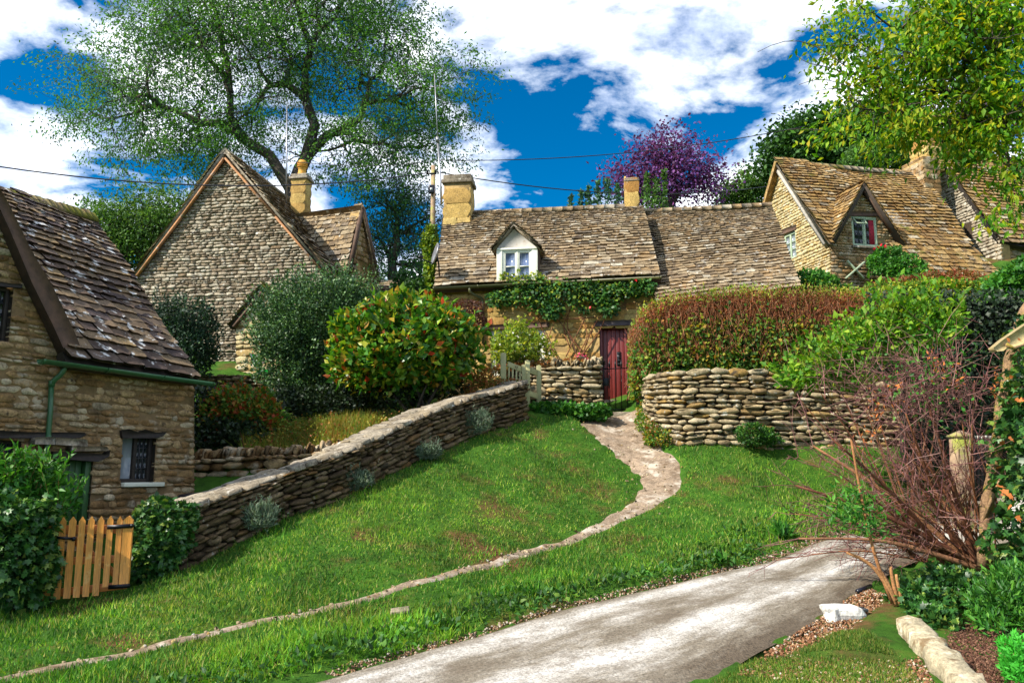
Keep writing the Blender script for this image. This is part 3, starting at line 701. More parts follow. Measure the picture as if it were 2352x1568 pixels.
for i in range(nb):
    x0 = a0+.08+(a1-a0-.18)*i/nb; p_ = MB(); pbox(p_, PW1, x0+.004, x0+(a1-a0-.18)/nb-.004, b0+.02, b1-.09, -.119, -.098+rng.normal(0, .001), rng.random()); p_.build('plank', DOOR_G, dr, bevel=.003)

# ================================================================== gabled cottage
c2 = thing('cottage', 'tall gabled rubble stone cottage with yellow chimney pot under the big tree', 'cottage', W(530, 870, 21.6))
th = math.radians(9); e2_ = np.array([math.cos(th), -math.sin(th), 0]); pg = W(522, 640, 21.0)
PG = vwall(pg, pg+e2_); ng = PG.n; rdir = -ng
wall2 = [PG.px([(318, 640), (522, 360), (748, 628), (750, 900), (330, 900)])]
w2o = slab('wall', PG, wall2, 0, .4, plain('tan mortar', (.21, .16, .10), .95, bump=.6, bscale=20), c2)
lay_stones(PG, wall2, (.045, .11), (1.4, 3.6), .09, -.008, .012, ROUGH, w2o, S_gable, 300, 'rough_gable', .05)
ap, re_, le = PG.xyz(522, 349, .16), PG.xyz(760, 630, .16), PG.xyz(306, 648, .16)
sl2r = Patch(re_, rdir, ap); sl2l = Patch(le, rdir, ap, toward=le+np.array([-5, 0, 8.]))
for Ps, e, nm in ((sl2r, re_, 'r'), (sl2l, le, 'l')):
    poly = [(0, 0), (6.5, 0), (6.5, of(Ps, ap)[1]), (0, of(Ps, ap)[1])]
    ro = slab('roof', Ps, [poly], .0, .05, S_cope, c2)
    lay_tiles(Ps, [poly], .2, .11, (1.0, 2.0), .034, ro, T_mid if nm == 'r' else T_moss, 150, sag=.06)
rt = MB()
for i in range(16):
    c = ap+rdir*(i*.41)-[0, 0, .0]; s2 = PG.ea
    m_ = MB(); m_.prism([c-s2*.17-np.array([0,0,.12]), c-s2*.03+np.array([0,0,.06]), c+s2*.03+np.array([0,0,.06]), c+s2*.17-np.array([0,0,.12])], rdir*.395); m_.build('ridge_tile', S_cope, c2)
b_ = MB(); b_.beam(PG.xyz(523, 368, .12), PG.xyz(638, 502, .12), .05, .10, ng); b_.beam(PG.xyz(638, 502, .12), PG.xyz(748, 630, .12), .05, .10, ng); b_.build('barge_board', W_barge, c2)
b_ = MB(); b_.beam(PG.xyz(520, 368, .12), PG.xyz(422, 502, .12), .05, .08, ng); b_.beam(PG.xyz(422, 502, .12), PG.xyz(316, 642, .12), .05, .08, ng); b_.build('barge_board', W_barge, c2, label='paler weathered barge board on the far side of the gable')
sec = [PG.xyz(335, 900), PG.xyz(322, 650), PG.xyz(522, 372), PG.xyz(742, 634), PG.xyz(748, 900)]
core(c2, [s_+rdir*.4 for s_ in sec], rdir*6)
# chimney with a clay pot
cc = W(690, 480, 23.2); zt = W(690, 404, 23.2)[2]; zb = cc[2]-.8
ch2 = chimney(c2, cc, e2_, .45, .42, zb, zt, S_gold, MORTAR_Y, (.25, .33), (1.0, 1.9), .17, .06, S_cope)
pm = MB(); r_ = .135
pm.lathe([cc[0], cc[1], zt-.01], [(r_*.95, 0), (r_, .05), (r_*.85, .10), (r_*.82, .22), (r_*.95, .25), (r_*1.0, .40), (r_*.9, .43), (r_*.75, .47), (r_*.3, .485)], 20)
for k in range(3): pm.lathe([cc[0], cc[1], zt+.245+k*.055], [(r_*.98, 0), (r_*1.16, .01), (r_*1.16, .026), (r_*.98, .036)], 20)
pm.build('chimney_pot', POT, ch2)
# cross wing
wf, wr, wa = W(794, 628, 21.5), W(862, 650, 22.7), W(825, 478, 22.1)
PX = vwall(wf, wr); wx = prect(PX, 819, 598, 853, 668)
wall_x = [PX.px([(826, 484), (796, 632), (796, 720), (864, 720), (862, 652)]), rectpoly(wx)]
wxo = slab('wing_wall', PX, wall_x, 0, .3, MORTAR_Y, c2); lay_stones(PX, wall_x, (.1, .16), (1.4, 2.6), .06, -.01, .012, ROUGH, wxo, S_left, 60, 'rough_left')
window(c2, PX, wx, .08, W_olive, 2, (1, 3), G_dark, .06, .06, .014, W_olive)
dw = unit(W(690, 496, 22.9)-wa); sx_ = Patch(wf+PX.n*.12, -dw, wa+PX.n*.12)
pl = [sx_.px([(676, 498), (829, 476), (796, 632), (720, 646)])]
rxo = slab('wing_roof', sx_, pl, 0, .12, ROOFB, c2); lay_tiles(sx_, pl, .19, .12, (1.0, 2.2), .032, rxo, T_mid, 200, sag=.04)
wa2, wr2 = wa+PX.n*.14+[0, 0, .08], wr+PX.n*.14+[0, 0, .04]
quad_slab('wing_roof', [wa2, wr2, wr2+dw*2.5, wa2+dw*2.5], .14, T_mid, c2)
b_ = MB(); b_.beam(wa+PX.n*.1, wf+PX.n*.1, .1, .10, PX.n); b_.beam(wa+PX.n*.1, wr+PX.n*.1, .1, .13, PX.n); b_.build('wing_verge', W_brown, c2)
# porch
PP = vwall(pg+ng*.85, pg+ng*.85+e2_)
wp = [PP.px([(542, 752), (606, 672), (652, 728), (652, 880), (542, 880)])]
wpo = slab('porch_wall', PP, wp, 0, .3, MORTAR_Y, c2); lay_stones(PP, wp, (.08, .2), (1.1, 2.4), .06, -.010, .010, ROUGH, wpo, S_pale, 80, 'rough_pale')
pa, pl_, pr_ = PP.xyz(607, 659, .12), PP.xyz(530, 752, .12), PP.xyz(664, 742, .12)
for e in (pl_, pr_):
    Ps = Patch(e, rdir, pa, toward=e+np.array([(-5 if e is pl_ else 5), 0, 8.])); poly = [(0, 0), (1.0, 0), (1.0, of(Ps, pa)[1]), (0, of(Ps, pa)[1])]
    ro = slab('porch_roof', Ps, [poly], 0, .08, ROOFB, c2); lay_tiles(Ps, [poly], .18, .12, (1., 2.), .035, ro, T_moss, 40)
b_ = MB(); b_.beam(PP.xyz(606, 672, .08), PP.xyz(541, 752, .08), .06, .09, ng); b_.beam(PP.xyz(608, 672, .08), PP.xyz(655, 735, .08), .06, .09, ng); b_.build('porch_verge', W_brown, c2)

# ================================================================== small outbuilding behind the shrubs
c2b = thing('outbuilding', 'small stone roofed outbuilding half hidden between the gabled cottage and the satellite dish', 'outbuilding', W(893, 740, 23.5))
so_ = Patch(W(866, 705, 23.0), unit(W(920, 705, 22.9)-W(866, 705, 23.0)), W(890, 648, 24.2))
pl = [so_.px([(860, 648), (917, 646), (921, 706), (860, 706)])]
ro = slab('roof', so_, pl, 0, .12, ROOFB, c2b); lay_tiles(so_, pl, .17, .12, (1.1, 2.2), .03, ro, T_mid, 60)
MB().beam(so_.xyz(917, 643, .05), so_.xyz(921, 708, .05), .08, .16, so_.n).build('verge_board', W_brown, c2b)
MB().box(W(890, 730, 24.0), [.62, 0, 0], [0, .6, 0], [0, 0, .42]).build('wall', MORTAR_Y, c2b)

# ================================================================== middle cottage with the dormer and the red door
c3 = thing('cottage', 'golden stone cottage with cream dormer window and dark red plank door', 'cottage', W(1250, 940, 19.4))
el, er = W(1000, 659, 18.85), W(1516, 634, 18.2); t3 = unit(er-el); t3h = unit([t3[0], t3[1], 0])
q3 = W(1005, 700, 19.08); P3 = vwall(q3, q3+t3h); n3 = P3.n
w3a = prect(P3, 1128, 754, 1252, 862); d3 = prect(P3, 1378, 747, 1443, 950)
wall3 = [P3.px([(1006, 650), (1508, 628), (1508, 960), (1004, 960)]), rectpoly(w3a), rectpoly(d3)]
w3o = slab('wall', P3, wall3, 0, .35, MORTAR_Y, c3)
lay_stones(P3, wall3, (.09, .17), (1.4, 3.4), .06, -.018, .008, SLABS, w3o, S_gold, 260, 'slab_gold', .008)
rf3 = Patch(el, t3, W(1250, 483, 20.95))
roof3 = [rf3.px([(997, 662), (1008, 580), (1018, 502), (1085, 493), (1250, 486), (1380, 480), (1478, 478), (1500, 565), (1518, 637)])]
r3o = slab('roof', rf3, roof3, .0, .14, ROOFB, c3)
# the dormer stands in the roof: tiles run round it
PD = vwall(W(1147, 645, 18.62), W(1147, 645, 18.62)+t3h)
dap, dl, drr = PD.xyz(1181, 518, .10), PD.xyz(1132, 575, .10), PD.xyz(1240, 571, .10)
inn = -PD.n
dap_h, dl_h, dr_h = rf3.hit(dap, inn), rf3.hit(dl, inn), rf3.hit(drr, inn)
hole = [of(rf3, p) for p in (rf3.xyz(1148, 648), rf3.xyz(1230, 645), dr_h, dap_h, dl_h)]
lay_tiles(rf3, roof3+[hole], .165, .075, (1.1, 2.6), .028, r3o, T_mid, 300, sag=.05)
for a, b, hh, nm in ((dl, dap, (dl_h, dap_h), -1), (drr, dap, (dr_h, dap_h), 1)):
    Ps = Patch(a, inn, b, toward=a+t3h*nm*5+np.array([0, 0, 8.]))
    poly = [of(Ps, a), of(Ps, b), of(Ps, hh[1]), of(Ps, hh[0])]
    ro = slab('dormer_roof', Ps, [poly], 0, .035, S_cope, c3); lay_tiles(Ps, [poly], .14, .10, (1., 2.), .028, ro, T_mid, 40, sag=.0)
pgab = PD.px([(1142, 571), (1181, 527), (1233, 569)])
slab('dormer_gable', PD, [pgab], .03, .10, RENDER, c3)
MB().prism([PD.xyz(1172, 530, .13), PD.xyz(1181, 516, .13), PD.xyz(1193, 529, .13), PD.xyz(1181, 522, .13)], inn*.3).build('dormer_ridge_stone', S_cope, c3)
rD = prect(PD, 1142, 572, 1234, 646)
# outer lining boards, then a two light casement
lb = MB(); wl_ = (rD[1]-rD[0])
pbox(lb, PD, rD[0]-.01, rD[0]+.13*wl_, rD[2], rD[3], -.05, .03); pbox(lb, PD, rD[1]-.13*wl_, rD[1]+.01, rD[2], rD[3], -.05, .03); pbox(lb, PD, rD[0], rD[1], rD[3]-.02, rD[3]+.02, -.05, .05)
lb.build('dormer_lining', P_white, c3, bevel=.005)
window(c3, PD, (rD[0]+.13*wl_, rD[1]-.13*wl_, rD[2]-.03, rD[3]-.02), .05, P_white, 2, (1, 2), G_blue, .035, .06, .022, P_white, .035)
for e_px, nm in ((1143, -1), (1233, 1)):
    p0 = PD.xyz(e_px, 646, -.02); p1 = PD.xyz(e_px, 572, -.02)
    MB().prism([p0, p1, rf3.hit(p1, inn)], t3h*nm*.03).build('dormer_cheek', W_brown, c3)
# ridge tiles
Q = resample([rf3.xyz(1085, 492, .03), rf3.xyz(1250, 485, .03), rf3.xyz(1380, 479, .03), rf3.xyz(1436, 477, .03)], 16)
for i in range(15):
    d = Q[i+1]-Q[i]; s2 = np.cross(unit(d), [0, 0, 1]); u2 = np.array([0, 0, 1.])
    MB().prism([Q[i]+s2*.15-u2*.07, Q[i]+s2*.02+u2*.07, Q[i]-s2*.05+u2*.07, Q[i]-s2*.2-u2*.1], d*.97).build('ridge_tile', T_mid, r3o)
zr3 = rf3.xyz(1018, 500); bk3 = -n3; half = (zr3-q3) @ bk3
sec = [q3+bk3*.4+[0, 0, -3.4], P3.xyz(1006, 668)+bk3*.4, zr3-[0, 0, .3]+t3h*.1, zr3+bk3*half-[0, 0, 2.4], q3+bk3*2*half+[0, 0, -3.4]]
core(c3, [np.asarray(x)+t3h*.1 for x in sec], t3h*4.85)
quad_slab('back_roof', [zr3, rf3.xyz(1478, 478), rf3.xyz(1478, 478)+bk3*2.3-[0, 0, 2.5], zr3+bk3*2.3-[0, 0, 2.5]], .12, T_mid, c3)
# verge wall of the step down to the next roof
chimney(c3, W(1054, 500, 21.1), t3h, .72, .6, W(1054, 520, 21.1)[2]-.2, W(1054, 409, 21.1)[2], S_gold, MORTAR_Y, (.34, .44), (.9, 1.5), .24, .05, S_cope)
chimney(c3, W(1452, 480, 21.0), t3h, .37, .36, W(1452, 492, 21.0)[2]-.2, W(1452, 413, 21.0)[2], S_gold, MORTAR_Y, (.36, .42), (1.4, 2.0), .10, .02, S_cope)
trough(el-t3*.05+n3*.03+[0, 0, -.02], er+t3*.03+n3*.03+[0, 0, -.02], .06, M_olive, c3)
dp = MB(); o3 = lambda u, v, o: P3.xyz(u, v, o)
dp.tube([o3(1083, 664, .26), o3(1083, 674, .26), o3(1090, 680, .2), o3(1106, 686, .07), o3(1110, 694, .05), o3(1110, 790, .05)], .033, 8); dp.build('downpipe', M_olive, c3)
# openings
window(c3, P3, w3a, .10, P_white, 2, (1, 2), G_dark, .07, .07, .03, P_white, .04)
lumpy_beam('lintel', P3, [(1110, 748), (1180, 744), (1262, 740), (1262, 751), (1180, 756), (1112, 757)], .06, .2, W_brown, c3)
lumpy_beam('lintel', P3, [(1366, 738), (1452, 735), (1452, 747), (1366, 750)], .05, .2, plain('purple grey lintel', (.10, .075, .08), .8), c3)
a0, a1, b0, b1 = d3
m_ = MB(); pbox(m_, P3, a0, a0+.07, b0, b1, -.2, -.07); pbox(m_, P3, a1-.07, a1, b0, b1, -.2, -.07); pbox(m_, P3, a0+.07, a1-.07, b1-.07, b1, -.2, -.07); m_.build('door_frame', DOOR_R, c3, bevel=.006)
m_ = MB(); pbox(m_, P3, a0+.072, a1-.072, b0, b1-.072, -.2, -.16); dr = m_.build('door', DOOR_R, c3)
nb = 5; wd = (a1-a0-.15)/nb
for i in range(nb):
    p_ = MB(); pbox(p_, P3, a0+.075+i*wd+.004, a0+.075+(i+1)*wd-.004, b0+.01, b1-.08, -.158, -.13+rng.normal(0, .0015), rng.random()); p_.build('plank', DOOR_R, dr, bevel=.004)
hx = prect(P3, 1417, 806, 1426, 838); m_ = MB(); pbox(m_, P3, hx[0], hx[1], hx[2], hx[3], -.129, -.115); m_.build('grille_window', M_iron, dr)
m_ = MB()
for i in range(4): pbox(m_, P3, hx[0]+.01, hx[1]-.01, hx[2]+(i+.3)*(hx[3]-hx[2])/4, hx[2]+(i+.7)*(hx[3]-hx[2])/4, -.116, -.110)
m_.build('grille_glass', G_dark, dr)

# ================================================================== adjoining cottage with a long plain roof
c4 = thing('cottage', 'low cottage with a long plain tan roof adjoining behind the brown hedge', 'cottage', W(1660, 800, 19.0))
rf4 = Patch(W(1510, 697, 17.9), unit(W(1836, 660, 17.75)-W(1510, 697, 17.9)), W(1620, 482, 20.95))
roof4 = [rf4.px([(1475, 488), (1600, 483), (1772, 473), (1805, 560), (1840, 660), (1700, 676), (1508, 700), (1498, 640), (1485, 560)])]
r4o = slab('roof', rf4, roof4, .0, .14, ROOFB, c4); lay_tiles(rf4, roof4, .15, .075, (1.1, 2.6), .028, r4o, T_mid, 300, sag=.05)
t4 = rf4.ea; t4h = unit([t4[0], t4[1], 0]); q4 = W(1516, 712, 18.2); P4 = vwall(q4, q4+t4h)
pw4 = [P4.px([(1516, 690), (1838, 655), (1838, 900), (1516, 900)])]
w4o = slab('wall', P4, pw4, 0, .35, MORTAR_Y, c4); lay_stones(P4, pw4, (.12, .22), (1.3, 3.0), .06, -.018, .01, SLABS, w4o, S_gold, 40, 'slab_gold', .01)
Q = resample([rf4.xyz(1478, 487, .03), rf4.xyz(1600, 482, .03), rf4.xyz(1772, 472, .03)], 14)
for i in range(13):
    d = Q[i+1]-Q[i]; s2 = np.cross(unit(d), [0, 0, 1]); u2 = np.array([0, 0, 1.])
    MB().prism([Q[i]+s2*.15-u2*.07, Q[i]+s2*.02+u2*.06, Q[i]-s2*.05+u2*.06, Q[i]-s2*.2-u2*.1], d*.96).build('ridge_tile', T_mid, r4o)
z4 = rf4.xyz(1478, 488); z4b = rf4.xyz(1772, 473)
quad_slab('back_roof', [z4, z4b, z4b-P4.n*2.4-[0, 0, 2.6], z4-P4.n*2.4-[0, 0, 2.6]], .12, T_mid, c4)
sec = [q4-P4.n*.4+[0, 0, -1.8], P4.xyz(1516, 712)-P4.n*.4, z4-[0, 0, .3], z4-P4.n*2.4-[0, 0, 2.7], z4-P4.n*2.4-[0, 0, 5]]
core(c4, sec, t4h*np.linalg.norm(z4b-z4)*.97)

# ================================================================== cottage with the wall dormer, up the slope
c5 = thing('cottage', 'steep roofed cottage with gabled wall dormer and green window up the slope', 'cottage', W(1960, 700, 22.6))
A5, B5 = W(1785, 371, 24.0), W(2092, 400, 25.2); t5 = unit(B5-A5); t5h = unit([t5[0], t5[1], 0]); g5 = np.array([t5h[1], -t5h[0], 0])
s5 = 2.25; F5 = np.array([A5[0]+g5[0]*s5, A5[1]+g5[1]*s5, W(1905, 558, A5[1]+g5[1]*s5)[2]])
rf5 = Patch(F5, t5, A5)
fw_ = F5-g5*.18; P5 = vwall(fw_, fw_+t5h); n5 = P5.n
PG5 = vwall(A5+t5h*.14, F5+t5h*.14)
w5g = prect(PG5, 1801, 535, 1829, 596)
jx = of(PG5, PG5.hit(fw_, t5h))[0]; zlo = PG5.ab(1918, 720)[1]
wall5g = [PG5.px([(1787, 385)])+[(jx, of(PG5, F5)[1]-.12), (jx, zlo)]+PG5.px([(1800, 720), (1720, 640)]), rectpoly(w5g)]
o_ = slab('gable_wall', PG5, wall5g, 0, .14, MORTAR_Y, c5); lay_stones(PG5, wall5g, (.06, .13), (1.2, 2.8), .08, -.010, .010, ROUGH, o_, S_pale, 200, 'rough_pale', .05)  # paler stone than the front: the sunlit side is put into the colour
window(c5, PG5, w5g, .08, P_sage, 2, (1, 3), G_pale, .06, .06, .02, P_sage)
lumpy_beam('lintel', PG5, [(1797, 528), (1831, 516), (1831, 527), (1797, 540)], .05, .2, W_brown, c5)
w5d = prect(P5, 1957, 498, 2014, 566)
wall5 = [P5.px([(1908, 560), (1975, 434), (2066, 566), (2075, 720), (1912, 720)]), rectpoly(w5d)]
o_ = slab('wall', P5, wall5, 0, .3, plain('buff mortar', (.27, .19, .09), .95, bump=.5), c5); lay_stones(P5, wall5, (.06, .13), (1.4, 3.0), .07, -.010, .010, ROUGH, o_, S_left, 220, 'rough_left', .03)  # browner stone than the gable: shade on this front is put into the colour
fr = window(c5, P5, w5d, .06, P_sage, 2, [(2, 3), (2, 3)], [G_dark, G_dark], .045, .06, .012, M_lead, .03)
a0, a1, b0, b1 = w5d
m_ = MB()
for k in range(7):
    x = a0+(a1-a0)*(.72+.03*k); m_.tube([P5.pt(x, b0+.08, -.034+.004*(k % 2)), P5.pt(x+.01, b1-.08, -.034)], .018, 6)
m_.build('curtain', CURTAIN, c5)
m_ = MB(); hx0, hx1, hy = a0+.05, (a0+a1)/2-.02, b1-.06; ht = .24
lo = [P5.pt(hx0, hy-ht*.8, .16), P5.pt(hx1, hy-ht*.8, .16)]; hi = [P5.pt(hx0, hy, 0), P5.pt(hx1, hy, 0)]
for p0, p1 in ((lo[0], lo[1]), (hi[0], hi[1]), (lo[0], hi[0]), (lo[1], hi[1])): m_.beam(p0, p1, .03, .03, n5)
m_.build('open_vent_sash', P_sage, c5)
lumpy_beam('lintel', P5, [(1946, 487), (2026, 487), (2026, 497), (1946, 497)], .05, .2, W_brown, c5)
m_ = MB(); pbox(m_, P5, a0-.06, a1+.06, b0-.07, b0-.005, -.1, .08); m_.build('sill', S_cope, c5, bevel=.01)
d_ap, d_l, d_r = P5.xyz(1975, 426, .2), P5.xyz(1903, 560, .2), P5.xyz(2068, 566, .2)
inn = -n5; h_ap, h_l, h_r = rf5.hit(d_ap, inn), rf5.hit(d_l, inn), rf5.hit(d_r, inn)
dn = -rf5.eb*.25
roof5 = [rf5.px([(1779, 369), (1900, 381), (2090, 398), (2148, 445), (2236, 571), (2075, 567)])+[of(rf5, p) for p in (h_r+dn*.4, h_r, h_ap, h_l, h_l+dn*.4)]+rf5.px([(1903, 560), (1840, 462)])]
o_ = slab('roof', rf5, roof5, .0, .06, S_cope, c5)
lay_tiles(rf5, roof5, .17, .11, (1.1, 2.3), .032, o_, T_right, 300, sag=.07)
for a, h0, nm in ((d_l, h_l, -1), (d_r, h_r, 1)):
    Ps = Patch(a, inn, d_ap, toward=a+t5h*nm*5+np.array([0, 0, 8.]))
    poly = [of(Ps, a), of(Ps, d_ap), of(Ps, h_ap), of(Ps, h0)]
    ro = slab('dormer_roof', Ps, [poly], 0, .08, ROOFB, c5); lay_tiles(Ps, [poly], .16, .12, (1., 2.2), .03, ro, T_right, 90, sag=.03)
m_ = MB(); m_.beam(P5.xyz(1975, 436, .1), P5.xyz(1908, 560, .1), .06, .10, n5); m_.beam(P5.xyz(1975, 436, .1), P5.xyz(2062, 562, .1), .06, .10, n5); m_.build('dormer_verge', W_brown, c5)
m_ = MB(); m_.beam(PG5.xyz(1787, 383, .1), PG5.xyz(1902, 562, .1), .08, .09, PG5.n); m_.beam(PG5.xyz(1787, 383, .1), PG5.xyz(1762, 480, .1), .08, .10, PG5.n); m_.build('barge_board', W_grey, c5)
bk5 = -g5; half = 2.25
quad_slab('back_roof', [A5-t5h*.1, B5, B5+bk5*(half+.2)-[0, 0, 3.4], A5-t5h*.1+bk5*(half+.2)-[0, 0, 3.4]], .12, T_right, c5)
Q = [A5+(B5-A5)*k/19 for k in range(20)]
for i in range(19):
    d = Q[i+1]-Q[i]; u2 = np.array([0, 0, 1.])
    MB().prism([Q[i]+g5*.16-u2*.1, Q[i]+g5*.03+u2*.07, Q[i]-g5*.03+u2*.07, Q[i]-g5*.16-u2*.1], d*.97).build('ridge_tile', T_moss if i < 9 else S_cope, c5)
sec = [A5-u2*.35, A5+g5*2.0-u2*3.3, A5+g5*2.0-u2*6, A5-g5*2.0-u2*6, A5-g5*2.0-u2*3.3]
core(c5, [x+t5h*.5-g5*.25 for x in sec], (B5-A5)*.93)
# lower catslide roof
qa, qb = P5.xyz(2064, 562, .1), P5.xyz(2236, 572, .1)
lw = W(2150, 655, (qa[1]+qb[1])/2-1.0)
rf5b = Patch(lw, qb-qa, qa, toward=lw+np.array([0, -3, 8.]))
pl = [rf5b.px([(2040, 570), (2066, 562), (2236, 571), (2310, 648), (2312, 690), (2040, 690)])]
o_ = slab('lower_roof', rf5b, pl, 0, .12, ROOFB, c5); lay_tiles(rf5b, pl, .16, .16, (1.1, 2.3), .03, o_, T_right, 160, sag=.04)
xr = thing('wall_cross', 'pale green wooden X fixed on the cottage wall under the dormer', 'wall ornament', P5.xyz(1959, 640, .1))
MB().beam(P5.xyz(1941, 601, .09), P5.xyz(1979, 641, .09), .04, .07, n5).build('slat', P_sage, xr, bevel=.004)
MB().beam(P5.xyz(1979, 604, .115), P5.xyz(1938, 641, .085), .04, .07, n5).build('slat', P_sage, xr, bevel=.004)

# ================================================================== topmost house with the tall stack
c6 = thing('cottage', 'topmost cottage with tall stone chimney and pale gable behind the overhanging branches', 'cottage', W(2330, 690, 24.0))
A6 = W(2146, 345, 25.8); PG6 = vwall(A6, A6+g5)
w6 = prect(PG6, 2216, 510, 2234, 553)
wall6 = [PG6.px([(2120, 345), (2152, 340), (2268, 520), (2299, 552), (2312, 720), (2200, 720), (2120, 470)]), rectpoly(w6)]
o_ = slab('gable_wall', PG6, wall6, 0, .3, MORTAR_Y, c6); lay_stones(PG6, wall6, (.07, .14), (1.2, 2.8), .08, -.012, .010, ROUGH, o_, stone_mat('sunlit pale rubble', [(0, (.36,.30,.21)), (1, (.48,.43,.34))], (.5, 1.3), 6, [((.20,.13,.07), 5, .56, .68)], .9), 140, 'rough_white', .04)  # paler stone: bright sun on this gable is put into the colour
window(c6, PG6, w6, .1, P_white, 1, (1, 2), G_pale, .03, .05, .02, P_white)
e6 = PG6.xyz(2299, 554, .1)
rf6 = Patch(e6, t5h, PG6.xyz(2150, 342, .1))
if rf6.n[2] < 0: rf6.n = -rf6.n
pl = [rf6.px([(2146, 340), (2290, 358), (2460, 380), (2460, 590), (2299, 556), (2262, 505)])]
o_ = slab('roof', rf6, pl, 0, .13, ROOFB, c6); lay_tiles(rf6, pl, .18, .11, (1.1, 2.3), .032, o_, T_right, 220, sag=.06)
p6 = PG6.xyz(2299, 560)-g5*.15; P6 = vwall(p6, p6+t5h)
pl = [P6.px([(2296, 545), (2460, 580), (2460, 760), (2296, 740)])]; o_ = slab('wall', P6, pl, 0, .3, MORTAR_Y, c6); lay_stones(P6, pl, (.1, .2), (1.3, 2.8), .07, .012, .012, ROUGH, o_, S_left, 60, 'rough_left')
B6 = A6+t5h*5
quad_slab('back_roof', [A6, B6, B6-g5*2.6-[0, 0, 3], A6-g5*2.6-[0, 0, 3]], .12, T_right, c6)
core(c6, [A6-[0, 0, .4], A6+g5*2.0-[0, 0, 3.2], A6+g5*2.0-[0, 0, 6], A6-g5*2.4-[0, 0, 6], A6-g5*2.4-[0, 0, 3.2]], t5h*5)
cc6 = W(2127, 345, 25.5)
chimney(c6, cc6, t5h, .62, .72, W(2127, 400, 25.5)[2], W(2127, 266, 25.5)[2], S_gold, MORTAR_Y, (.13, .18), (1.5, 2.6), .22, .08, S_gold)
cs = W(2118, 440, 25.2); bs = chimney(c6, cs, t5h, .6, .95, W(2118, 455, 25.2)[2], W(2118, 372, 25.2)[2], S_left, MORTAR_Y, (.12, .18), (1.4, 2.4), .1, .0, S_left)
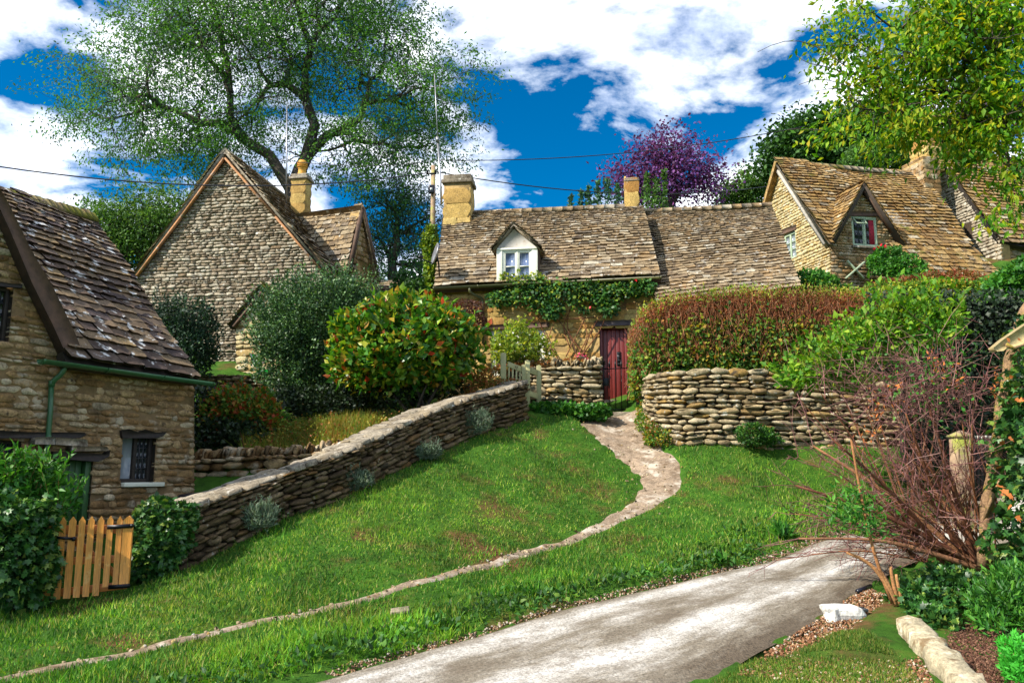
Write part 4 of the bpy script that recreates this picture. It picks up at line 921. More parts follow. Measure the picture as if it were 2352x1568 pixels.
# ------------------------------------------------------------------ dry stone walls
def dry_wall(name, label, line, topz, mat, rowh=.11, lr=(1.3, 3.0), depth=.22, coping='none', n_ind=300, tmpls=None, thick=.4, cmat=None, flip=False, sink=.12, cap_d=.5, key='dry', chh=.2):
    L = np.c_[np.asarray(line, float), np.asarray(topz, float)]
    Q = resample(L, 160); xy = Q[:, :2]; zt = Q[:, 2]; zb = terrain(xy)-sink
    s_ = np.r_[0, np.cumsum(np.linalg.norm(np.diff(xy, axis=0), axis=1))]; T = np.gradient(xy, axis=0); T /= np.linalg.norm(T, axis=1, keepdims=True)
    nr = np.stack([T[:, 1], -T[:, 0]], 1)
    if flip: nr = -nr
    th_ = thing(name, label, 'stone wall', (xy[80, 0], xy[80, 1], zb[80]))
    ins, bk = xy-nr*depth*.5, xy-nr*thick
    n = len(xy); V = np.concatenate([np.c_[ins, zb], np.c_[ins, zt-.03], np.c_[bk, zt-.03], np.c_[bk, zb]])
    fs = [(r*n+i, r*n+i+1, (r+1)*n+i+1, (r+1)*n+i) for r in range(3) for i in range(n-1)] + [(0, n, 2*n, 3*n), (n-1, 2*n-1, 3*n-1, 4*n-1)]
    co = MB().add(V, fs).build('wall_core', MORTAR, th_)
    at = lambda a, arr: np.interp(a, s_, arr)
    H = (zt-zb).mean(); rows = max(2, int(H/rowh)); hs = rng.uniform(.6, 1.4, rows); hs /= hs.sum(); t0 = np.r_[0, np.cumsum(hs)]
    M, Ps = [], []
    for r in range(rows):
        a = -rng.uniform(0, .1)
        while a < s_[-1]-.03:
            hh = hs[r]*at(a, zt-zb); l = min(max(hh, rowh*.7)*rng.uniform(*lr), .55)
            if a+l > s_[-1]: l = s_[-1]-a
            ac = min(max(a+l/2, 0), s_[-1]); i = min(int(np.searchsorted(s_, ac)), n-2)
            zc = at(ac, zb)+(at(ac, zt)-at(ac, zb))*(t0[r]+hs[r]/2)
            sl = ((zt[i+1]-zt[i-1])*(t0[r]+hs[r]/2)+(zb[i+1]-zb[i-1])*(1-t0[r]-hs[r]/2))/(s_[i+1]-s_[i-1]+1e-6)
            hh = hs[r]*at(ac, zt-zb)
            ex = unit(np.r_[T[i], sl+rng.normal(0, .05)]); ny = np.r_[nr[i], rng.normal(0, .06)]; ez = unit(np.cross(ex, ny)); ez *= np.sign(ez[2])
            if rng.random() < .10: hh *= 1.25
            d = depth*rng.uniform(.8, 1.25)
            M.append(np.stack([ex*(l-.012), -ny*d, ez*max(hh*rng.uniform(.86, 1.04)-.008, .02)], 1))
            Ps.append([at(ac, xy[:, 0])+nr[i, 0]*rng.normal(0, .018), at(ac, xy[:, 1])+nr[i, 1]*rng.normal(0, .018), zc+rng.normal(0, .006)])
            a += l
    pieces('stone', 'small_stones', th_, np.array(M), np.array(Ps), tmpls or DRY, mat, n_ind, key)
    if coping == 'upright':
        M, Ps, a = [], [], 0
        while a < s_[-1]:
            l = rng.uniform(.035, .10); i = min(int(np.searchsorted(s_, a)), n-2); h = chh*rng.uniform(.5, 1.15); tilt_ = rng.normal(.30, .28)
            ez = unit(np.r_[T[i]*tilt_, 1]); ex = unit(np.r_[T[i], -tilt_]); ny = np.r_[nr[i], 0]
            M.append(np.stack([ex*l*.95, -ny*(thick*.75), ez*h], 1)); Ps.append(np.r_[xy[i]-nr[i]*thick*.32, zt[i]+h*.42]); a += l
        pieces('coping_stone', 'small_coping_stones', th_, np.array(M), np.array(Ps), STONES, cmat or mat, 120, 'coping')
    if coping == 'flat':
        M, Ps, a = [], [], 0
        while a < s_[-1]:
            l = rng.uniform(.10, .34); i = min(int(np.searchsorted(s_, min(a+l/2, s_[-1]))), n-3); sl = (zt[i+1]-zt[i-1])/(s_[i+1]-s_[i-1])
            for half in (0, 1):
                ex = unit(np.r_[T[i], sl]); ny = np.r_[nr[i], rng.normal(0, .05)]; ez = unit(np.cross(ex, ny)); ez *= np.sign(ez[2]); dd = cap_d*rng.uniform(.45, .6)
                # flat slab laid on top: template's face (-y) turned up
                M.append(np.stack([ex*l*rng.uniform(.9, 1.03), -ez*.07*rng.uniform(.8, 1.2), ny*dd], 1))
                Ps.append(np.r_[xy[i]+nr[i]*(.06-half*cap_d*.5-.12), zt[i]+rng.normal(.02, .009)])
            a += l*.98
        pieces('coping_stone', 'small_coping_stones', th_, np.array(M), np.array(Ps), SLABS, cmat or mat, 120, 'coping')
    return th_
def line_from(bases, tops):
    """front foot of a wall from picture points on the ground, and the height of its top over each"""
    xy, zt = [], []
    for (u, v), (_, vt) in zip(bases, tops):
        g = G(u, v); xy.append(g[:2]); d = ray(u, vt); zt.append(CAMZ+d[2]*g[1])
    return xy, zt
lx, lz = line_from([(415,1305),(470,1280),(520,1258),(560,1240),(640,1197),(720,1168),(784,1145),(850,1113),(930,1070),(1000,1037),(1090,1000),(1150,978),(1206,960)],
                   [(0,1172),(0,1150),(0,1135),(0,1118),(0,1090),(0,1062),(0,1040),(0,1010),(0,972),(0,940),(0,912),(0,897),(0,880)])
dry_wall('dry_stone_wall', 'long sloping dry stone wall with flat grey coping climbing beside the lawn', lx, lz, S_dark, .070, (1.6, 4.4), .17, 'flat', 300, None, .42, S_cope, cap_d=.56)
# return of that wall at its upper end
g0 = np.array(lx[-1]); zt0 = lz[-1]
lx, lz = line_from([(1487,966),(1491,985),(1500,1000),(1530,1016),(1570,1023),(1650,1023),(1750,1020),(1850,1018),(1940,1018),(2060,1020),(2200,1024),(2330,1028)],
                   [(0,868),(0,865),(0,860),(0,853),(0,848),(0,845),(0,848),(0,856),(0,868),(0,880),(0,890),(0,895)])
dry_wall('dry_stone_wall', 'curved pale dry stone wall under the brown hedge', lx, lz, S_dry, .078, (1.5, 4.2), .17, 'none', 300, None, .5, flip=False)
lx = [W(448, 1100, 14.9)[:2], W(560, 1100, 14.75)[:2], W(680, 1100, 14.7)[:2], W(800, 1080, 14.8)[:2], W(900, 1050, 15.2)[:2]]
lz = [W(448, 1056, 14.9)[2], W(560, 1046, 14.75)[2], W(680, 1043, 14.7)[2], W(800, 1030, 14.8)[2], W(900, 1004, 15.2)[2]]
dry_wall('garden_wall', 'low brown garden wall topped with upright stones under the flowering bank', lx, lz, S_left, .085, (1.4, 3.2), .2, 'upright', 220, None, .34, S_left, sink=.25)
lx = [W(440, 950, 18.6)[:2], W(560, 950, 18.5)[:2], W(700, 950, 18.4)[:2], W(820, 950, 18.6)[:2]]
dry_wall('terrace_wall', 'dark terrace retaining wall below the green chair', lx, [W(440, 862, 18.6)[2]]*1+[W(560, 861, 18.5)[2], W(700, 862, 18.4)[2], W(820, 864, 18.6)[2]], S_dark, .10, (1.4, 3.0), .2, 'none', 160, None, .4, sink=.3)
lx = [W(1150, 930, 17.9)[:2], W(1218, 930, 17.6)[:2], W(1300, 930, 17.45)[:2], W(1360, 930, 17.45)[:2], W(1384, 930, 17.5)[:2]]
lz = [W(1150, 842, 17.9)[2], W(1218, 842, 17.6)[2], W(1300, 842, 17.45)[2], W(1360, 840, 17.45)[2], W(1384, 838, 17.5)[2]]
dry_wall('front_garden_wall', 'weathered dry stone wall with upright coping between field gate and red door', lx, lz, S_dry, .078, (1.5, 4.0), .17, 'upright', 200, None, .4, S_dry)

# ------------------------------------------------------------------ picket gate
gb0, gb1 = W(121, 1372, 9.55), W(294, 1345, 9.75); gdir = unit([gb1[0]-gb0[0], gb1[1]-gb0[1], 0]); PGt = vwall(gb0, gb0+gdir)
gate = thing('picket_gate', 'orange varnished wooden picket gate with black iron strap hinges', 'gate', (gb0+gb1)/2)
def picket(u0, u1, vt, vb, mat, thick, off0, name='picket', tip=10, label=None):
    a0 = PGt.ab(u0, vt)[0]; a1 = PGt.ab(u1, vt)[0]; bt = PGt.ab(u0, vt)[1]; bb = PGt.ab(u0, vb)[1]; tp = tip*9.6/F
    V = [PGt.pt(a0, bb, off0), PGt.pt(a1, bb, off0), PGt.pt(a1, bt-tp, off0), PGt.pt((a0+a1)/2, bt, off0), PGt.pt(a0, bt-tp, off0)]
    MB().prism(V, PGt.n*thick, rng.random()).build(name, mat, gate, bevel=.004, label=label)
for u0, u1, vt, vb, th_, nm in [(112,128,1190,1377,.06,'end_stile'),(140,153,1188,1374,.022,'picket'),(162,176,1187,1372,.022,'picket'),(184,197,1187,1370,.022,'picket'),(205,218,1186,1368,.022,'picket'),
                               (227,240,1186,1366,.022,'picket'),(249,261,1185,1346,.022,'picket'),(271,282,1186,1345,.022,'picket'),(286,306,1185,1340,.08,'end_stile')]:
    picket(u0, u1, vt, vb, W_orange, th_, .0 if nm == 'picket' else -.045, nm, 9)
def rail(u0, v0, u1, v1, h, nm='rail', o=-.03, mat=None):
    MB().beam(PGt.xyz(u0, v0, o), PGt.xyz(u1, v1, o), h*9.6/F, .028, PGt.n, rng.random()).build(nm, mat or W_rail, gate, bevel=.004)
rail(124, 1217, 290, 1214, 20); rail(124, 1290, 290, 1282, 17); rail(124, 1362, 290, 1343, 17); rail(158, 1232, 282, 1336, 15, 'brace', -.06)
m_ = MB(); m_.beam(PGt.xyz(248, 1210, .035), PGt.xyz(305, 1206, .045), .045, .012, PGt.n); m_.tube([PGt.xyz(305, 1206, .03), PGt.xyz(305, 1206, .06)], .022, 8); m_.build('strap_hinge', M_iron, gate)
m_ = MB(); m_.beam(PGt.xyz(250, 1347, .035), PGt.xyz(300, 1343, .045), .045, .012, PGt.n); m_.build('strap_hinge', M_iron, gate)
m_ = MB(); m_.beam(PGt.xyz(112, 1232, .035), PGt.xyz(172, 1236, .035), .028, .014, PGt.n); m_.beam(PGt.xyz(121, 1214, .03), PGt.xyz(121, 1250, .03), .035, .012, PGt.n); m_.tube([PGt.xyz(171, 1236, .02), PGt.xyz(171, 1236, .06)], .025, 8); m_.build('latch', M_iron, gate)
gp = thing('gate_post', 'dark post sunk in ivy holding the picket gate latch', 'gate post', W(100, 1385, 9.6))
MB().beam(W(102, 1392, 9.62), W(102, 1205, 9.62), .10, .10, (0, 1, 0)).build('post', W_brown, gp)

# ------------------------------------------------------------------ sage field gate with its number
fg = thing('field_gate', 'sage green wooden gate with square posts and number 13', 'gate', W(1200, 930, 16.9))
def post(u, vt, vb, Y, w_, par, mat, vis_cap=True):
    p0 = W(u, vb, Y); p1 = W(u, vt, Y); p1[0], p1[1] = p0[0], p0[1]
    m = MB(); m.box((p0+p1)/2, [w_/2, 0, 0], [0, w_/2, 0], [0, 0, (p1[2]-p0[2])/2])
    c = p1; m.add([c+np.array([-w_/2, -w_/2, 0]), c+np.array([w_/2, -w_/2, 0]), c+np.array([w_/2, w_/2, 0]), c+np.array([-w_/2, w_/2, 0]), c+np.array([0, 0, w_*.22])], [(0,1,4),(1,2,4),(2,3,4),(3,0,4)])
    m.build('post', mat, par, bevel=.006); return p0, p1
pA = post(1156, 812, 885, 16.6, .115, fg, W_olive); pB = post(1212, 829, 940, 16.9, .10, fg, W_olive); pC = post(1238, 840, 928, 17.1, .10, fg, W_olive); post(1203, 838, 880, 16.75, .08, fg, W_olive)
ra, rb_ = W(1166, 836, 16.6), W(1205, 851, 16.78); m_ = MB().beam(ra, rb_, .035, .105, (0, 0, 1)).build('top_rail', W_olive, fg, bevel=.004)
for k in range(5):
    c = ra+(rb_-ra)*(k+.35)/4.6; MB().beam(c-[0, 0, .40], c-[0, 0, .05], .035, .02, (0, 1, 0)).build('baluster', W_olive, fg)
MB().beam(ra-[0, 0, .42], rb_-[0, 0, .42], .03, .07, (0, 0, 1)).build('bottom_rail', W_olive, fg)
MB().beam(W(1216, 850, 16.9), W(1236, 857, 17.08), .035, .12, (0, 0, 1)).build('rail', W_olive, fg, bevel=.004)
MB().beam(W(1216, 903, 16.9), W(1236, 911, 17.08), .035, .11, (0, 0, 1)).build('rail', W_olive, fg, bevel=.004)
fc = bpy.data.curves.new('house_number', 'FONT'); fc.body = '13'; fc.size = .075; fc.extrude = .003; fc.align_x = 'CENTER'; fc.align_y = 'CENTER'
fc.materials.append(plain('brown paint', (.06, .02, .012), .5, var=.05, bump=0))
fo = bpy.data.objects.new('house_number', fc); COL.objects.link(fo); fo.parent = fg; WL['house_number'] = WL[fg.name]
dv = unit(rb_-ra); nv = unit(np.cross(dv, [0, 0, 1])); nv = -nv if nv[1] > 0 else nv; uv_ = np.cross(nv, dv); uv_ = uv_*np.sign(uv_[2])
me_ = bpy.data.meshes.new_from_object(fo); bpy.data.objects.remove(fo); fo = bpy.data.objects.new('house_number', me_); COL.objects.link(fo); fo.parent = fg
mm = np.eye(4); mm[:3, 0] = dv; mm[:3, 1] = uv_; mm[:3, 2] = np.cross(dv, uv_); mm[:3, 3] = ra+(rb_-ra)*.48+nv*.0215-WL[fg.name]
fo.matrix_basis = Matrix(mm.tolist())

# ------------------------------------------------------------------ iron gate, step and handrail
ig = thing('iron_gate', 'black wrought iron gate with spear tops before the red door', 'gate', W(1415, 945, 17.75)); Yg = 17.7
m_ = MB()
for u in (1400, 1413.5, 1427, 1441): m_ = MB(); b0_, b1_ = W(u+1, 941, Yg), W(u, 842, Yg); m_.tube([b0_, b1_], .009, 6); m_.lathe(b1_+[0, 0, -.02], [(.010, 0), (.024, .02), (.014, .045), (.024, .06), (.020, .085), (.002, .19)], 8); m_.build('bar', M_iron, ig)
m_ = MB(); m_.tube([W(1386, 943, Yg), W(1386, 838, Yg)], .018, 8); m_.lathe(W(1386, 838, Yg), [(.02, 0), (.05, .02), (.03, .05), (.055, .07), (.01, .1)], 10); m_.build('hanging_post', M_iron, ig)
m_ = MB(); m_.beam(W(1385, 847, Yg), W(1450, 845, Yg), .02, .022); m_.beam(W(1386, 942, Yg), W(1452, 939, Yg), .02, .022); m_.build('rail', M_iron, ig)
MB().box(W(1393, 877, Yg-.03), [.055, 0, 0], [0, .02, 0], [0, 0, .085]).build('lock_box', M_iron, ig, bevel=.006)
st = thing('stone_step', 'worn stone step under the iron gate', 'step', W(1418, 955, 17.5))
MB().box(W(1418, 953, 17.62), [.42, -.05, 0], [0, .16, 0], [0, 0, .06]).build('tread', S_cope, st, bevel=.015)
MB().box(W(1420, 921, 18.7)+[0, 0, -.1], [.42, -.05, 0], [0, .2, 0], [0, 0, .12]).build('tread', S_cope, st, bevel=.015)
hr = thing('handrail', 'short weathered grey wooden handrail on a post by the curved wall', 'handrail', W(1479, 948, 17.0))
MB().beam(W(1479, 950, 17.0), W(1478, 903, 17.0), .08, .08, (0, 1, 0)).build('post', W_grey, hr, bevel=.005)
MB().beam(W(1449, 884, 17.5), W(1482, 922, 16.9), .11, .05, (0, 0, 1)).build('rail', W_grey, hr, bevel=.005)

# ------------------------------------------------------------------ aerials, pole, cables, dish
am = thing('aerial_mast', 'television aerial on a tall thin mast strapped to the gabled cottage chimney', 'aerial', W(658, 475, 23.0))
m0, m1 = W(658, 480, 23.0), W(659, 244, 23.0); MB().tube([m0, m1], .021, 8).build('mast', M_grey, am)
m_ = MB(); b0_, b1_ = W(618, 226, 22.8), W(700, 250, 23.3); m_.tube([b0_, b1_], .010, 5)
for k in range(13):
    c = b0_+(b1_-b0_)*k/12; v_ = np.array([.25, -.9, .35])*(.16+.10*k/12); m_.tube([c-v_, c+v_], .006, 4)
m_.build('yagi', M_grey, am)
m_ = MB(); m_.tube([W(660, 445, 23.0), W(668, 445, 23.05)], .012, 5); m_.tube([W(660, 475, 23.0), W(668, 475, 23.05)], .012, 5); m_.build('bracket', M_iron, am)
am = thing('aerial_mast', 'very tall thin aerial pole beside the square golden chimney', 'aerial', W(1013, 470, 21.2))
MB().tube([W(1014, 470, 21.2), W(1012, 420, 21.2), W(1006, 330, 21.2)], .028, 8).build('lower_pole', M_grey, am); MB().tube([W(1006, 335, 21.2), W(998, 170, 21.2)], .014, 6).build('mast', M_grey, am)
m_ = MB(); c = W(1000, 200, 21.2)
m_.tube([c+[-.16, 0, .0], c+[.16, 0, .02]], .008, 5); m_.tube([c+[-.12, 0, -.14], c+[-.12, 0, .14]], .007, 5); m_.tube([c+[.12, 0, -.14], c+[.12, 0, .14]], .007, 5); m_.box(W(1005, 320, 21.15), [.04, 0, 0], [0, .03, 0], [0, 0, .06]); m_.build('dipole', M_grey, am)
tp = thing('telegraph_pole', 'wooden telegraph pole with a black junction box and ivy at its foot', 'utility pole', W(993, 690, 22.0))
p0, p1 = W(992, 700, 22.0), W(990, 381, 22.0); p1[:2] = p0[:2]+[-.02, 0]
MB().tube([p0, (p0+p1)/2, p1], [.09, .075, .062], 10).build('pole', W_mossy, tp)
b = MB(); c = W(991, 435, 21.88); b.box(c, [.085, 0, 0], [0, .05, 0], [0, 0, .125]); jb = b.build('junction_box', P_black, tp, bevel=.03)
lab = MB().box(c+np.array([0, -.052, -.005]), [.028, 0, 0], [0, .0015, 0], [0, 0, .03]).build('label', P_label, jb)
MB().prism([c+np.array([-.018, -.0545, -.022]), c+np.array([.018, -.0545, -.022]), c+np.array([0, -.0545, .018])], [0, -.001, 0]).build('label_mark', P_mark, jb)
m_ = MB()
for du in (-9, 9): q = W(991+du, 397, 21.95); m_.lathe(q, [(.012, 0), (.032, .01), (.026, .05), (.034, .06), (.01, .09)], 8)
m_.beam(W(980, 399, 21.95), W(1002, 399, 21.95), .04, .04); m_.build('insulator', P_black, tp)
def cable(label, a, b, sag, r):
    a, b = np.asarray(a, float), np.asarray(b, float); t = np.linspace(0, 1, 24); P = a+(b-a)*t[:, None]; P[:, 2] -= sag*4*t*(1-t)
    o = MB().tube(P, r, 5).build('overhead_cable', P_black); tag(o, label, 'cable', 'overhead cables')
cable('thick overhead cable running from the pole past the gable peak over the slate roof', W(984, 397, 21.95), W(-60, 374, 17.0), .45, .017)
cable('thick overhead cable running from the pole behind the purple tree', W(1000, 394, 21.95), W(1790, 424, 30), .5, .017)
cable('thin cable rising from the pole to the overhanging branches', W(1002, 368, 21.9), W(1850, 290, 22), .30, .012)
cable('thin cable between the aerial mast and the pole', W(985, 372, 21.95), W(640, 366, 23.1), .15, .008)
sd = thing('satellite_dish', 'grey satellite dish seen edge on at the roof verge by the ivy clad pole', 'satellite dish', P3.xyz(1003, 640, .05))
ctr = W(998, 582, 18.7); ax = unit([-.93, -.30, .22]); x1_ = unit(np.cross(ax, [0, 0, 1])); y1_ = np.cross(x1_, ax)
m_ = MB(); rs = [(.26, 0), (.2, -.03), (.1, -.05), (.01, -.057), (.01, -.069), (.1, -.062), (.2, -.042), (.262, -.012)]; V = []
for r, z in rs: V += [ctr+(x1_*math.cos(t)+y1_*math.sin(t))*r+ax*z for t in np.linspace(0, 2*math.pi, 20, endpoint=False)]
m_.add(V, [(i*20+j, i*20+(j+1) % 20, ((i+1) % 8)*20+(j+1) % 20, ((i+1) % 8)*20+j) for i in range(8) for j in range(20)]); m_.build('dish', M_grey, sd, smooth=True)
m_ = MB(); lnb = ctr+ax*.34-y1_*.2; m_.tube([ctr-y1_*.25-ax*.03, lnb], .012, 6); m_.tube([lnb, lnb-ax*.1+y1_*.05], .03, 8); m_.tube([ctr-ax*.05, ctr-ax*.15-y1_*.2, P3.xyz(1010, 640, .02)], .02, 6); m_.build('feed_arm', M_iron, sd)

# ------------------------------------------------------------------ green chair and the lid in the yard
ch = thing('garden_chair', 'bright green plastic folding chair with steel frame on the terrace', 'chair', W(592, 858, 18.9))
Yc = 18.75; cz = lambda u, v, dy=0: W(u, v, Yc+dy)
m_ = MB(); bk0, bk1 = cz(577, 815), cz(587, 840)
for dy in (0, .38):
    m_.tube([cz(576, 812, dy), cz(586, 838, dy), cz(591, 850, dy), cz(598, 868, dy)], .013, 7); m_.tube([cz(606, 846, dy), cz(588, 870, dy)], .013, 7); m_.tube([cz(586, 836, dy), cz(614, 832, dy)], .016, 7)
m_.build('frame', M_grey, ch)
m_ = MB(); L_ = [cz(574, 812), cz(582, 815), cz(588, 822), cz(589, 838), cz(585, 842), cz(580, 832)]; m_.prism(L_, [0, .38, 0]); m_.build('backrest', P_green, ch, bevel=.012)
m_ = MB(); m_.prism([cz(590, 850), cz(613, 849), cz(613, 855), cz(591, 856)], [0, .38, 0]); m_.build('seat', P_green, ch, bevel=.012)
ld = thing('bin_lid', 'black plastic bin lid behind the ivy covered wall end', 'bin', W(468, 1160, 12.1))
c = W(468, 1140, 12.1); m_ = MB()
prof = [(.36, 0), (.37, .02), (.34, .05), (.22, .075), (.02, .085)]; V = []
for r, z in prof: V += [c+np.array([math.copysign(abs(math.cos(t))**.6, math.cos(t))*r*.92, math.copysign(abs(math.sin(t))**.6, math.sin(t))*r*.8, z-.02]) for t in np.linspace(0, 2*math.pi, 24, endpoint=False)]
m_.add(V, [(i*24+j, i*24+(j+1) % 24, (i+1)*24+(j+1) % 24, (i+1)*24+j) for i in range(4) for j in range(24)]+[tuple(range(4*24, 5*24))]); m_.build('lid', P_black, ld, smooth=True)
m_ = MB().box(c-[0, 0, .45], [.27, 0, 0], [0, .24, 0], [0, 0, .44]).build('body', P_black, ld, bevel=.03)

# ------------------------------------------------------------------ right hand border: posts, urn, board, rocks
gpst = thing('gate_pier', 'square mossy pinkish gate pier with a pyramid cap behind the twiggy shrub', 'gate post', W(2208, 1200, 11.6))
p0, p1 = W(2214, 1215, 11.6), W(2206, 1004, 11.6)
m_ = MB(); cx_ = (p0+p1)/2; m_.beam(p0, p1, .22, .22, (0, 1, 0)); m_.build('shaft', W_mossy, gpst, bevel=.012)
m_ = MB(); t = p1; V = [t+[-.13, -.13, 0], t+[.13, -.13, 0], t+[.13, .13, 0], t+[-.13, .13, 0], t+[-.13, -.13, .03], t+[.13, -.13, .03], t+[.13, .13, .03], t+[-.13, .13, .03], t+[0, 0, .10]]
m_.add(V, [(0,1,5,4),(1,2,6,5),(2,3,7,6),(3,0,4,7),(4,5,8),(5,6,8),(6,7,8),(7,4,8),(3,2,1,0)]); m_.build('cap', W_mossy, gpst)
dg = thing('dark_gate', 'dark slatted gate in deep shade beside the mossy gate pier', 'gate', W(2255, 1200, 11.8))
for k in range(6):
    u = 2228+k*9; q1, q0 = W(u, 1000+(k % 2), 11.8), W(u, 1195, 11.8); MB().beam(q0, q1, .042, .02, (0, 1, 0), rng.random()).build('slat', W_dark, dg)
    MB().box(q1+np.array([0, 0, -.02]), [.018, 0, 0], [0, .014, 0], [0, 0, .022]).build('slat_tip', W_grey, dg)
MB().beam(W(2226, 1035, 11.85), W(2276, 1035, 11.85), .03, .06).build('rail', W_dark, dg); MB().beam(W(2226, 1160, 11.85), W(2276, 1160, 11.85), .03, .06).build('rail', W_dark, dg)
ur = thing('stone_urn', 'low stone bird bath bowl on a ringed pedestal among the ivy', 'bird bath', W(2268, 1230, 10.6))
c = W(2268, 1222, 10.6); m_ = MB().lathe(c, [(.16, 0), (.17, .03), (.11, .06), (.10, .17), (.13, .19), (.11, .22), (.12, .25)], 16); m_.build('pedestal', S_cope, ur)
m_ = MB().lathe(c+[0, 0, .25], [(.10, 0), (.22, .05), (.31, .10), (.32, .125), (.28, .125), (.2, .08), (.02, .06)], 20); m_.build('bowl', S_cope, ur)
tr = thing('dead_trunk', 'leaning dead tree trunk with mossy bark at the ivy edge', 'tree trunk', G(2262, 1290))
Q = resample([W(2258, 1300, 9.4), W(2262, 1180, 9.4), W(2283, 1060, 9.35), W(2300, 940, 9.3), W(2322, 830, 9.25), W(2345, 740, 9.3), W(2400, 640, 9.4)], 22)
rr = np.linspace(.075, .10, 22)*(1+.18*np.sin(np.arange(22)*1.9)); MB().tube(Q, rr*.8, 9).build('trunk', BARK_M, tr, smooth=True)
MB().tube([W(2258, 1200, 9.4), W(2285, 1130, 9.2), W(2300, 1090, 9.2)], [.03, .02, .012], 6).build('stub', BARK_M, tr)
bd = thing('timber_board', 'pale curved cut timber end jutting out of the ivy', 'board', W(2340, 800, 8.6))
Pb = vwall(W(2275, 800, 8.6), W(2380, 760, 8.75))
slab('board', Pb, [Pb.px([(2276, 800), (2300, 780), (2352, 745), (2420, 705), (2420, 745), (2352, 785), (2330, 800), (2312, 796), (2300, 806), (2285, 808)])], .03, .07, W_grey if 0 else plain('cut pale timber', (.46, .35, .16), .75, var=.3, nscale=5, bump=.3, stretch=(3, 3, 12)), bd)
MB().tube([Pb.xyz(2302, 792, .05), Pb.xyz(2318, 802, .06), Pb.xyz(2352, 790, .05), Pb.xyz(2400, 770, .05)], [.02, .018, .015, .012], 6).build('dead_branch', BARK_M, bd)
def rock(name, label, u, v, Y, sx, sy, sz, mat, rot=0.0, seed=0):
    r2 = np.random.default_rng(seed); base = W(u, v, Y); base[2] = terrain(base[None, :2])[0]
    import bmesh
    bm = bmesh.new(); bmesh.ops.create_icosphere(bm, subdivisions=3, radius=1)
    ph = r2.uniform(0, 6, 9)
    for q in bm.verts:
        x, y, z = q.co; f = 1+.16*math.sin(3*x+ph[0])*math.cos(2.5*y+ph[1])+.12*math.sin(5*z+ph[2]+2*x)+.05*math.sin(9*x+ph[3])*math.sin(8*y+ph[4])
        X = [math.copysign(abs(k)**.62, k) for k in (x, y, z)]; q.co = (X[0]*f*sx, X[1]*f*sy, max(X[2]*f*sz, -sz*.6))
    me = bpy.data.meshes.new(name); bm.to_mesh(me); bm.free(); me.materials.append(mat)
    o = bpy.data.objects.new(name, me); COL.objects.link(o); o.location = tuple(base+np.array([0, 0, sz*.35])); o.rotation_euler = (0, 0, rot); WL[o.name] = base
    tag(o, label, 'rock'); return o
rock('rock', 'broken white stone with a flat slate piece on the dirt verge', 1938, 1418, 8.5, .20, .10, .10, ROCK, .1, 1)
rock('rock', 'small pale chip of white stone beside the larger white stone', 1912, 1414, 8.45, .055, .06, .09, ROCK, .5, 2)
sl_ = MB().box(W(1955, 1399, 8.5)+np.array([0, .02, .0]), [.15, .01, 0], [0, .08, 0], [0, 0, .012]).build('slate', plain('dark slate', (.13, .13, .13), .7)); tag(sl_, 'dark flat slate lying on the white stone', 'slate')
fl = MB().box(W(918, 1401, 8.75)-np.array([0, 0, .005]), [.095, .02, .01], [-.01, .07, .01], [0, 0, .02]).build('flat_stone', S_cope, bevel=.01); tag(fl, 'flat grey stone lying in the grass bank below the path', 'stone')
kb = thing('kerb_stone', 'long pale weathered kerb block edging the bark mulch bed', 'kerb stone', G(2150, 1520))
k0, k1 = G(2090, 1456), G(2215, 1590); Q = resample([k0, (k0+k1)/2, k1, k1+(k1-k0)*.3], 30); kd = unit(k1-k0); ks = unit(np.cross(kd, [0, 0, 1]))
V = []; nr_ = 12; r3 = np.random.default_rng(5)
for i, c in enumerate(Q):
    w2 = .115*(1+.10*math.sin(i*.9)+r3.normal(0, .05)); h2 = .10*(1+.10*math.sin(i*1.3+1)+r3.normal(0, .05))
    for j in range(nr_):
        t = j*2*math.pi/nr_; cx2, sz2 = math.cos(t), math.sin(t); X = math.copysign(abs(cx2)**.45, cx2)*w2; Zz = math.copysign(abs(sz2)**.45, sz2)*h2
        V.append(c+ks*(X+r3.normal(0, .006))+np.array([0, 0, .06+Zz+r3.normal(0, .006)]))
fs = [(i*nr_+j, i*nr_+(j+1) % nr_, (i+1)*nr_+(j+1) % nr_, (i+1)*nr_+j) for i in range(29) for j in range(nr_)]+[tuple(range(nr_))]
MB().add(V, fs).build('block', KERB, kb)
pp = thing('pipe', 'short dark pipe lying at the edge of the road by the shrub', 'pipe', G(1985, 1362)); g_ = G(1970, 1364); g2 = G(2000, 1352)
MB().tube([g_+[0, 0, .03], g2+[0, 0, .03]], .028, 8).build('pipe_body', P_black, pp)
